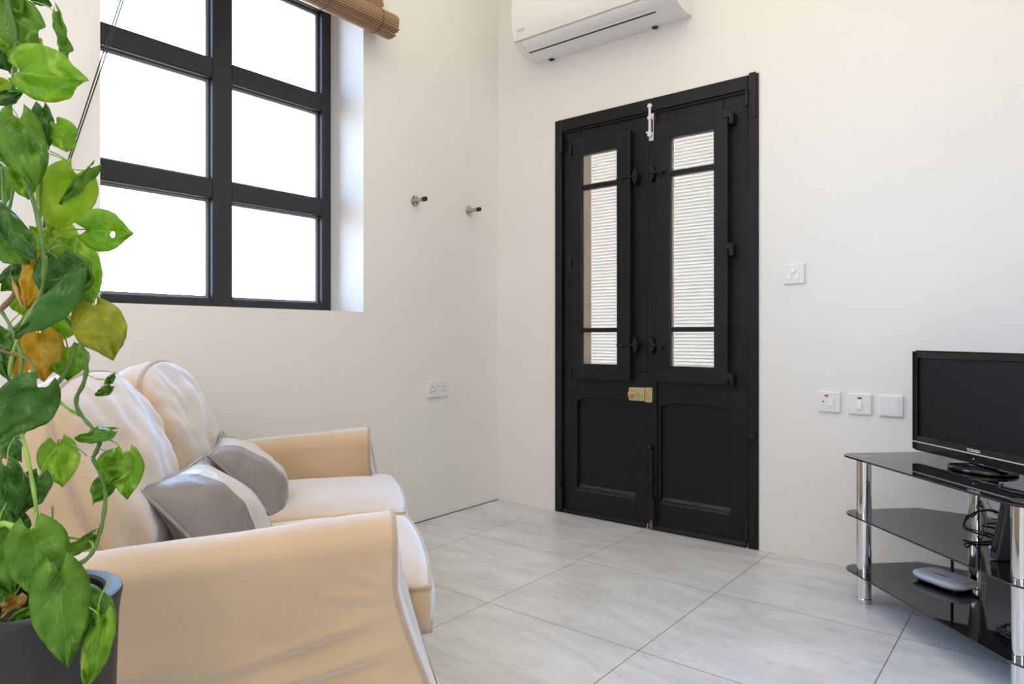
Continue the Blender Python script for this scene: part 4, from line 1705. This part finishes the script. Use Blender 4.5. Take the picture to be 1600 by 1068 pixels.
vine([(-8, -90, .86), (8, -10, .85), (22, 38, .85), (25, 70, .85), (24, 98, .85), (20, 130, .86), (15, 165, .87), (20, 210, .86), (27, 250, .85), (42, 285, .84), (58, 335, .83), (66, 385, .83), (69, 420, .83), (66, 455, .84), (52, 480, .86), (25, 512, .88), (-10, 545, .9)], 3.6)
vine([(70, 400, .83), (70, 440, .84), (60, 470, .85), (40, 500, .86), (18, 560, .87), (16, 610, .88), (30, 665, .85), (40, 700, .83), (50, 750, .82), (57, 800, .82), (58, 850, .83), (55, 915, .84)], 3.0, 'stemlight')
vine([(86, 486, .90), (104, 498, .90), (118, 518, .90), (131, 548, .90), (135, 575, .89), (130, 600, .89), (120, 620, .89), (121, 638, .89), (133, 655, .89), (148, 672, .88), (156, 688, .88), (152, 702, .88), (145, 715, .88)], 3.2)
vine([(145, 716, .88), (158, 742, .88), (164, 765, .88), (164, 790, .88), (159, 820, .87), (152, 845, .86), (146, 860, .85), (134, 874, .84), (112, 886, .83), (88, 897, .83), (70, 925, .84), (60, 960, .85)], 3.2)
vine([(119, 535, .91), (112, 560, .91), (98, 588, .91), (78, 612, .91), (62, 640, .91), (40, 670, .90), (15, 700, .90), (-15, 730, .90)], 3.4)
vine([(78, 612, .91), (92, 626, .905), (110, 640, .90), (124, 648, .895)], 2.6, 'stemlight')
vine([(64, 280, .86), (63, 320, .86), (62, 360, .85), (67, 392, .84)], 2.2)
vine([(4, 262, .90), (5, 300, .90), (8, 335, .9), (0, 370, .9)], 2.8)
vine([(10, 260, .9), (20, 285, .9), (16, 320, .9), (4, 340, .9)], 2.6)
vine([(45, 420, .9), (32, 445, .9), (14, 470, .9), (-8, 492, .9)], 4.0, 'stembrown')
vine([(2, 486, .88), (14, 505, .88), (25, 530, .87), (34, 560, .86), (30, 590, .86)], 2.8)
vine([(-6, 545, .88), (16, 552, .87), (38, 558, .86), (52, 572, .85), (58, 590, .84)], 2.6, 'stembrown')
vine([(0, 708, .86), (20, 722, .86), (35, 738, .85), (48, 750, .84)], 2.6, 'stembrown')
vine([(-4, 880, .82), (14, 868, .81), (24, 845, .80), (22, 825, .80), (8, 818, .80), (-8, 822, .80)], 5.0, 'stemlight')
vine([(146, 862, .85), (145, 850, .855), (136, 844, .86), (110, 839, .87), (72, 838, .87), (40, 846, .86)], 2.6, 'stemlight')
vine([(82, 790, .87), (80, 815, .87), (58, 826, .86), (40, 832, .85)], 1.6, 'stemlight')


def leaf_mesh(base, tip, width, facing, fold, curl, twist, seed, petiole=None, r_pet=0.0014, hole=False):
    """pothos leaf from its stalk joint to its tip; facing = blade normal direction; fold closes the two halves"""
    ax = tip - base
    L = ax.length
    ax.normalize()
    nr = (facing - ax * facing.dot(ax)).normalized()
    nr = Matrix.Rotation(twist, 3, ax) @ nr
    sd = ax.cross(nr)
    bm = BM()
    uvl = bm.loops.layers.uv.new('UVMap')
    NV, NU = 22, 6
    prof_v = [0.0, 0.04, 0.12, 0.22, 0.35, 0.48, 0.62, 0.75, 0.86, 0.94, 1.0]
    prof_w = [0.30, 0.52, 0.80, 0.95, 1.0, 0.95, 0.80, 0.58, 0.34, 0.15, 0.0]

    def pw_(v):
        for a in range(len(prof_v) - 1):
            if v <= prof_v[a + 1]:
                f = (v - prof_v[a]) / (prof_v[a + 1] - prof_v[a])
                f = f * f * (3 - 2 * f) * 0.5 + f * 0.5
                return prof_w[a] + (prof_w[a + 1] - prof_w[a]) * f
        return 0.0
    grid = []
    rs_ = random.Random(seed)
    asym = rs_.uniform(-0.06, 0.06)
    for i in range(NV + 1):
        v = i / NV
        row = []
        w = pw_(v) * width / 2
        for j in range(-NU, NU + 1):
            u = j / NU
            side = u * w * (1 + asym * (1 if u > 0 else -1))
            along = v * L - 0.16 * L * (u * u) * (1 - v) ** 4 * 1.2          # lobes behind the joint
            h = -fold * abs(side) + 0.012 * nz((u * 1.2, v * 3, seed), 1.5, seed)
            h += 0.05 * width * math.sin(PI * min(1, abs(u))) * (1 - fold)
            h -= curl * L * (v ** 2.0) * 0.5
            sq = math.cos(min(1.2, fold * 0.9))
            p = base + ax * along + sd * side * sq + nr * h
            row.append(bm.verts.new(p))
        grid.append(row)
    for i in range(NV):
        for j in range(2 * NU):
            if hole and i in (11, 12) and j in (6, 7):
                continue
            try:
                f = bm.faces.new((grid[i][j], grid[i][j + 1], grid[i + 1][j + 1], grid[i + 1][j]))
            except ValueError:
                continue
            f.smooth = True
            for l, (a, b) in zip(f.loops, ((i, j), (i, j + 1), (i + 1, j + 1), (i + 1, j))):
                l[uvl].uv = ((b - NU) / NU, a / NV)
    if hole:
        hc = grid[12][7].co.copy()
        rad = 0.0042
        for (a, b) in ((11, 6), (11, 7), (11, 8), (12, 6), (12, 8), (13, 6), (13, 7), (13, 8)):
            vv = grid[a][b]
            vv.co = hc + (vv.co - hc).normalized() * rad
        bm.verts.remove(grid[12][7])
    bmesh.ops.remove_doubles(bm, verts=bm.verts, dist=1e-6)
    # solid blade
    if petiole:
        P = smooth_path(petiole + [base + ax * 0.004], 6)
        n0 = set(bm.faces)
        tube(bm, P, r_pet, 7)
        for f in bm.faces:
            if f not in n0:
                f.material_index = 1
                f.smooth = True
    return bm


CAMV = Vector((0, 0, CAM_H))


def lf(base, tip, wpx, kind, pet=None, fold=0.25, curl=0.15, twist=0.0, hole=False, petm='stemlight', rp=2.0):
    """base, tip: (px, py, depth); width in photo pixels; pet: earlier stalk points"""
    B, T = at(*base), at(*tip)
    d = (base[2] + tip[2]) / 2
    w = wpx / 1068.0 * d
    facing = (CAMV - (B + T) / 2).normalized()
    seed = base[0] * 1.7 + base[1] * 0.37
    P = [at(*q) for q in pet] if pet else None
    if P is None:
        a = (B - T).normalized()
        P = [B + a * 0.022 + Vector((0, 0, 0.012)) + (FV * 0.02), B + a * 0.012 + Vector((0, 0, 0.008)) + FV * 0.006]
    bm = leaf_mesh(B, T, w, facing, fold, curl, twist, seed, None, 0.0, hole)
    o = obj('leaf', bm, LEAF[kind], plant)
    bm = BM()
    tube(bm, smooth_path(P + [B + (T - B).normalized() * 0.004], 6), rp / 2 / 1068.0 * d, 7)
    obj('stalk', bm, M[petm], o)
    for p in o.data.polygons:
        p.use_smooth = True
    s = o.modifiers.new('Solidify', 'SOLIDIFY')
    s.thickness = 0.0005
    return o


# ---- top of the plant
lf((12, 6, .86), (42, 72, .84), 74, 'm', twist=0.2)
lf((24, 92, .90), (64, 60, .90), 52, 'l', twist=-0.3)
lf((30, 112, .83), (130, 127, .82), 88, 'b', [(24, 98, .85), (27, 106, .84)], fold=0.12, curl=0.1, twist=0.15)
lf((84, 17, .84), (98, 90, .83), 30, 'm', [(52, 2, .86), (70, 8, .85), (80, 14, .84)], fold=0.75, curl=0.2, twist=0.6)
lf((50, -12, .88), (72, 6, .88), 26, 'd', fold=0.3)
lf((66, 170, .87), (77, 233, .87), 34, 'd', [(50, 182, .87), (60, 181, .87)], fold=0.3, twist=-0.4)
lf((86, 192, .88), (103, 234, .87), 46, 'b', [(58, 182, .87), (76, 186, .88)], fold=0.25, twist=0.35)
lf((30, 185, .83), (57, 291, .82), 68, 'm', [(20, 170, .86), (25, 177, .84)], fold=0.25, twist=-0.2)
lf((0, 196, .85), (30, 268, .84), 56, 'm', fold=0.2, twist=0.3)
lf((-4, 158, .86), (37, 144, .86), 24, 'd', fold=0.3)
lf((-6, 128, .88), (18, 158, .88), 34, 'l', fold=0.2)
lf((-14, 20, .88), (8, 78, .88), 52, 'b', fold=0.2)
lf((-12, -40, .86), (30, 20, .85), 60, 'm', fold=0.2)
lf((-10, 262, .92), (10, 318, .92), 40, 'm', fold=0.2)
lf((30, 262, .90), (44, 310, .90), 44, 'b', fold=0.2)
lf((-6, 78, .9), (14, 112, .9), 36, 'd', fold=0.2)
# ---- middle
lf((118, 270, .88), (78, 362, .87), 82, 'l', [(78, 236, .86), (98, 246, .87), (110, 260, .88)], fold=0.15, curl=0.1, twist=0.15)
lf((142, 262, .868), (92, 318, .862), 24, 'm', [(78, 240, .86), (100, 250, .86), (112, 264, .865)], fold=0.6, curl=0.1, twist=0.5)
lf((134, 359, .87), (208, 364, .88), 68, 'b', [(72, 390, .83), (90, 370, .85), (108, 360, .86), (124, 358, .87)], fold=0.10, curl=0.05, twist=0.1, hole=True, petm='stem')
lf((104, 402, .93), (46, 352, .92), 52, 'l', fold=0.2, twist=0.2)
lf((90, 352, .93), (108, 410, .93), 48, 'l', fold=0.2)
lf((108, 386, .89), (142, 478, .88), 68, 'b', [(74, 392, .84), (86, 386, .86), (98, 384, .88)], fold=0.15, curl=0.1, twist=-0.2)
lf((-4, 322, .82), (60, 404, .81), 46, 'd', fold=0.35, twist=-0.4)
lf((-14, 362, .84), (42, 412, .84), 58, 'm', fold=0.2, twist=0.3)
lf((92, 402, .86), (98, 484, .85), 72, 'd', [(70, 392, .83), (82, 396, .85)], fold=0.2, curl=0.1)
lf((116, 406, .88), (128, 462, .88), 44, 'm', fold=0.2, twist=0.4)
lf((52, 404, .85), (44, 482, .86), 36, 'y', fold=0.35, curl=0.1, twist=0.3)
lf((34, 410, .88), (34, 480, .88), 24, 't', fold=0.4, curl=0.1, twist=-0.3)
lf((46, 424, .88), (-6, 442, .88), 40, 'd', fold=0.2)
lf((30, 430, .9), (2, 454, .9), 30, 'm', fold=0.2)
lf((112, 428, .83), (22, 528, .82), 58, 'd', [(66, 440, .84), (90, 436, .835), (104, 430, .83)], fold=0.55, curl=0.05, twist=0.75, petm='stem')
lf((28, 462, .92), (36, 492, .92), 30, 'b', fold=0.2)
lf((146, 478, .88), (178, 560, .87), 76, 'o', [(112, 440, .89), (150, 452, .89), (158, 458, .885), (148, 468, .88)], fold=0.18, curl=0.1, twist=-0.15, petm='stemlight')
lf((92, 494, .92), (78, 536, .92), 54, 'b', fold=0.2, twist=0.3)
lf((106, 543, .92), (106, 594, .915), 60, 'b', [(84, 512, .92), (98, 522, .92), (104, 534, .92)], fold=0.1, curl=0.08, petm='stem')
lf((62, 520, .90), (68, 596, .90), 60, 'y', [(40, 500, .9), (54, 508, .9)], fold=0.2, curl=0.1, twist=0.2)
lf((28, 524, .91), (30, 600, .91), 46, 'y', fold=0.2, twist=-0.2)
lf((-8, 520, .88), (12, 592, .87), 42, 'd', fold=0.25)
lf((8, 524, .93), (-6, 560, .93), 34, 'b', fold=0.25)
lf((60, 602, .80), (-8, 692, .79), 88, 'd', [(20, 548, .86), (44, 562, .83), (54, 576, .81)], fold=0.10, curl=0.08, twist=-0.25, petm='stem')
# ---- right hand runner
lf((166, 600, .89), (180, 583, .89), 13, 'm', [(137, 585, .89), (148, 591, .89), (160, 592, .89)], fold=0.5, rp=1.6)
lf((173, 603, .89), (148, 617, .89), 20, 'm', [(137, 585, .89), (150, 592, .89), (164, 594, .89)], fold=0.4, rp=1.6, twist=0.3)
lf((173, 672, .87), (115, 684, .86), 34, 'm', [(150, 674, .88), (162, 676, .875)], fold=0.45, twist=0.5)
lf((91, 692, .89), (98, 760, .88), 58, 'b', [(136, 712, .88), (122, 700, .885), (104, 690, .89), (92, 687, .89)], fold=0.1, curl=0.1, twist=-0.1, petm='stem')
lf((186, 709, .87), (170, 756, .86), 54, 'b', [(152, 700, .88), (166, 704, .875), (176, 708, .87)], fold=0.12, curl=0.1, twist=0.2)
lf((196, 708, .88), (200, 780, .875), 52, 'b', [(168, 686, .88), (182, 692, .88), (188, 700, .88)], fold=0.18, curl=0.1, twist=-0.2)
lf((170, 748, .89), (146, 787, .885), 34, 'm', [(160, 740, .88), (166, 742, .885)], fold=0.2)
lf((146, 834, .86), (82, 876, .84), 26, 'm', [(158, 824, .87), (153, 830, .865)], fold=0.5, twist=0.4)
# ---- lower left
lf((6, 682, .86), (30, 718, .85), 30, 'd', fold=0.3)
lf((10, 728, .83), (24, 814, .82), 46, 'd', fold=0.2, twist=0.2)
lf((-2, 738, .86), (12, 812, .86), 30, 't', fold=0.3)
lf((62, 744, .86), (38, 802, .855), 48, 'd', fold=0.2, twist=-0.2)
lf((20, 806, .84), (42, 838, .83), 36, 'd', fold=0.2)
lf((-6, 780, .85), (6, 850, .85), 40, 'm', fold=0.2)
lf((50, 826, .78), (66, 940, .77), 88, 'm', [(57, 800, .80), (54, 816, .79)], fold=0.18, curl=0.08, twist=0.1)
lf((-2, 836, .80), (22, 930, .80), 62, 'm', fold=0.2, twist=-0.2)
lf((92, 892, .77), (106, 1042, .755), 84, 'm', [(80, 886, .80), (86, 888, .785)], fold=0.15, curl=0.1, twist=0.05)
lf((140, 926, .80), (182, 990, .79), 48, 'm', [(110, 930, .80), (128, 928, .80)], fold=0.3, curl=0.1, twist=-0.3)
lf((158, 966, .78), (134, 1078, .77), 46, 'b', [(130, 944, .78), (142, 950, .78), (152, 958, .78)], fold=0.25, curl=0.05, twist=0.25, petm='stemlight')
lf((150, 960, .79), (136, 1030, .785), 40, 'd', fold=0.3, twist=-0.5)
lf((52, 958, .82), (8, 986, .81), 34, 'm', fold=0.2)
lf((24, 930, .85), (4, 960, .85), 40, 't', fold=0.3)
lf((0, 900, .83), (-10, 950, .83), 40, 'm', fold=0.2)

# ================================================================== LIGHT
w = bpy.data.worlds.new('daylight')
S.world = w
w.use_nodes = True
nt = w.node_tree
bg = nt.nodes['Background']
tc = nt.nodes.new('ShaderNodeTexCoord')
sx_ = nt.nodes.new('ShaderNodeSeparateXYZ')
nt.links.new(tc.outputs['Generated'], sx_.inputs[0])
rp = nt.nodes.new('ShaderNodeValToRGB')
e = rp.color_ramp.elements
e[0].position, e[0].color = 0.45, (0.62, 0.58, 0.52, 1)
e[1].position, e[1].color = 0.9, (0.48, 0.78, 1.30, 1)
k = e.new(0.53)
k.color = (0.58, 0.88, 1.34, 1)
mr = nt.nodes.new('ShaderNodeMapRange')
mr.inputs['From Min'].default_value = -1
mr.inputs['From Max'].default_value = 1
nt.links.new(sx_.outputs[2], mr.inputs['Value'])
nt.links.new(mr.outputs[0], rp.inputs['Fac'])
nt.links.new(rp.outputs[0], bg.inputs['Color'])
bg.inputs['Strength'].default_value = 14.5


def area(name, loc, rot, sx_, sy_, power, col, portal=False):
    l = bpy.data.lights.new(name, 'AREA')
    l.shape = 'RECTANGLE'
    l.size, l.size_y = sx_, sy_
    l.energy = power
    l.color = col
    if portal:
        l.cycles.is_portal = True
    o = bpy.data.objects.new(name, l)
    link(o)
    o.location = loc
    o.rotation_euler = rot
    return o


area('window_portal', (XL - WT - 0.02, (WY0 + WY1) / 2, (WZ0 + WZ1) / 2), (0, -PI / 2, 0), WZ1 - WZ0, WY1 - WY0, 1, (1, 1, 1), True)
# FILL LIGHTS, added out of view
area('ceiling_fill', (-1.1, 1.0, ZC - 0.03), (0, 0, 0), 2.2, 3.4, 35, (1.0, 0.92, 0.70))  # oversized unseen softbox, added to even out the warm fill
area('rear_fill', (-0.9, -1.6, ZC - 0.03), (0, 0, 0), 0.9, 0.9, 28, (0.60, 0.68, 1.0))  # unseen cool fill added behind the camera
for e_, x_, y_ in ((13, 0.0, -0.7), (6, -1.0, -1.4)):  # two unseen point fills added behind the camera, no lamp stands there
    fl = bpy.data.lights.new('fill_point', 'POINT')
    fl.energy = e_
    fl.color = (1.0, 0.98, 0.96)
    fl.shadow_soft_size = 0.18
    fo = link(bpy.data.objects.new('fill_point', fl))
    fo.location = (x_, y_, 1.25)

# ================================================================== CAMERA
cam = bpy.data.cameras.new('camera')
cam.sensor_width = 36
cam.lens = 36 * 1068.0 / 1600.0
cam.shift_y = -8.0 / 1600.0
cam.clip_start = 0.02
co = bpy.data.objects.new('camera', cam)
link(co)
co.location = (0, 0, CAM_H)
co.rotation_euler = (PI / 2, 0, TH)
S.camera = co

S.view_settings.view_transform = 'Standard'
S.view_settings.look = 'None'
S.view_settings.exposure = 0.06
S.view_settings.gamma = 1.0
S.view_settings.use_curve_mapping = False
S.cycles.use_denoising = True
S.cycles.max_bounces = 10
S.cycles.diffuse_bounces = 6
S.cycles.transparent_max_bounces = 12
S.cycles.sample_clamp_indirect = 8
S.cycles.caustics_reflective = False
S.cycles.caustics_refractive = False
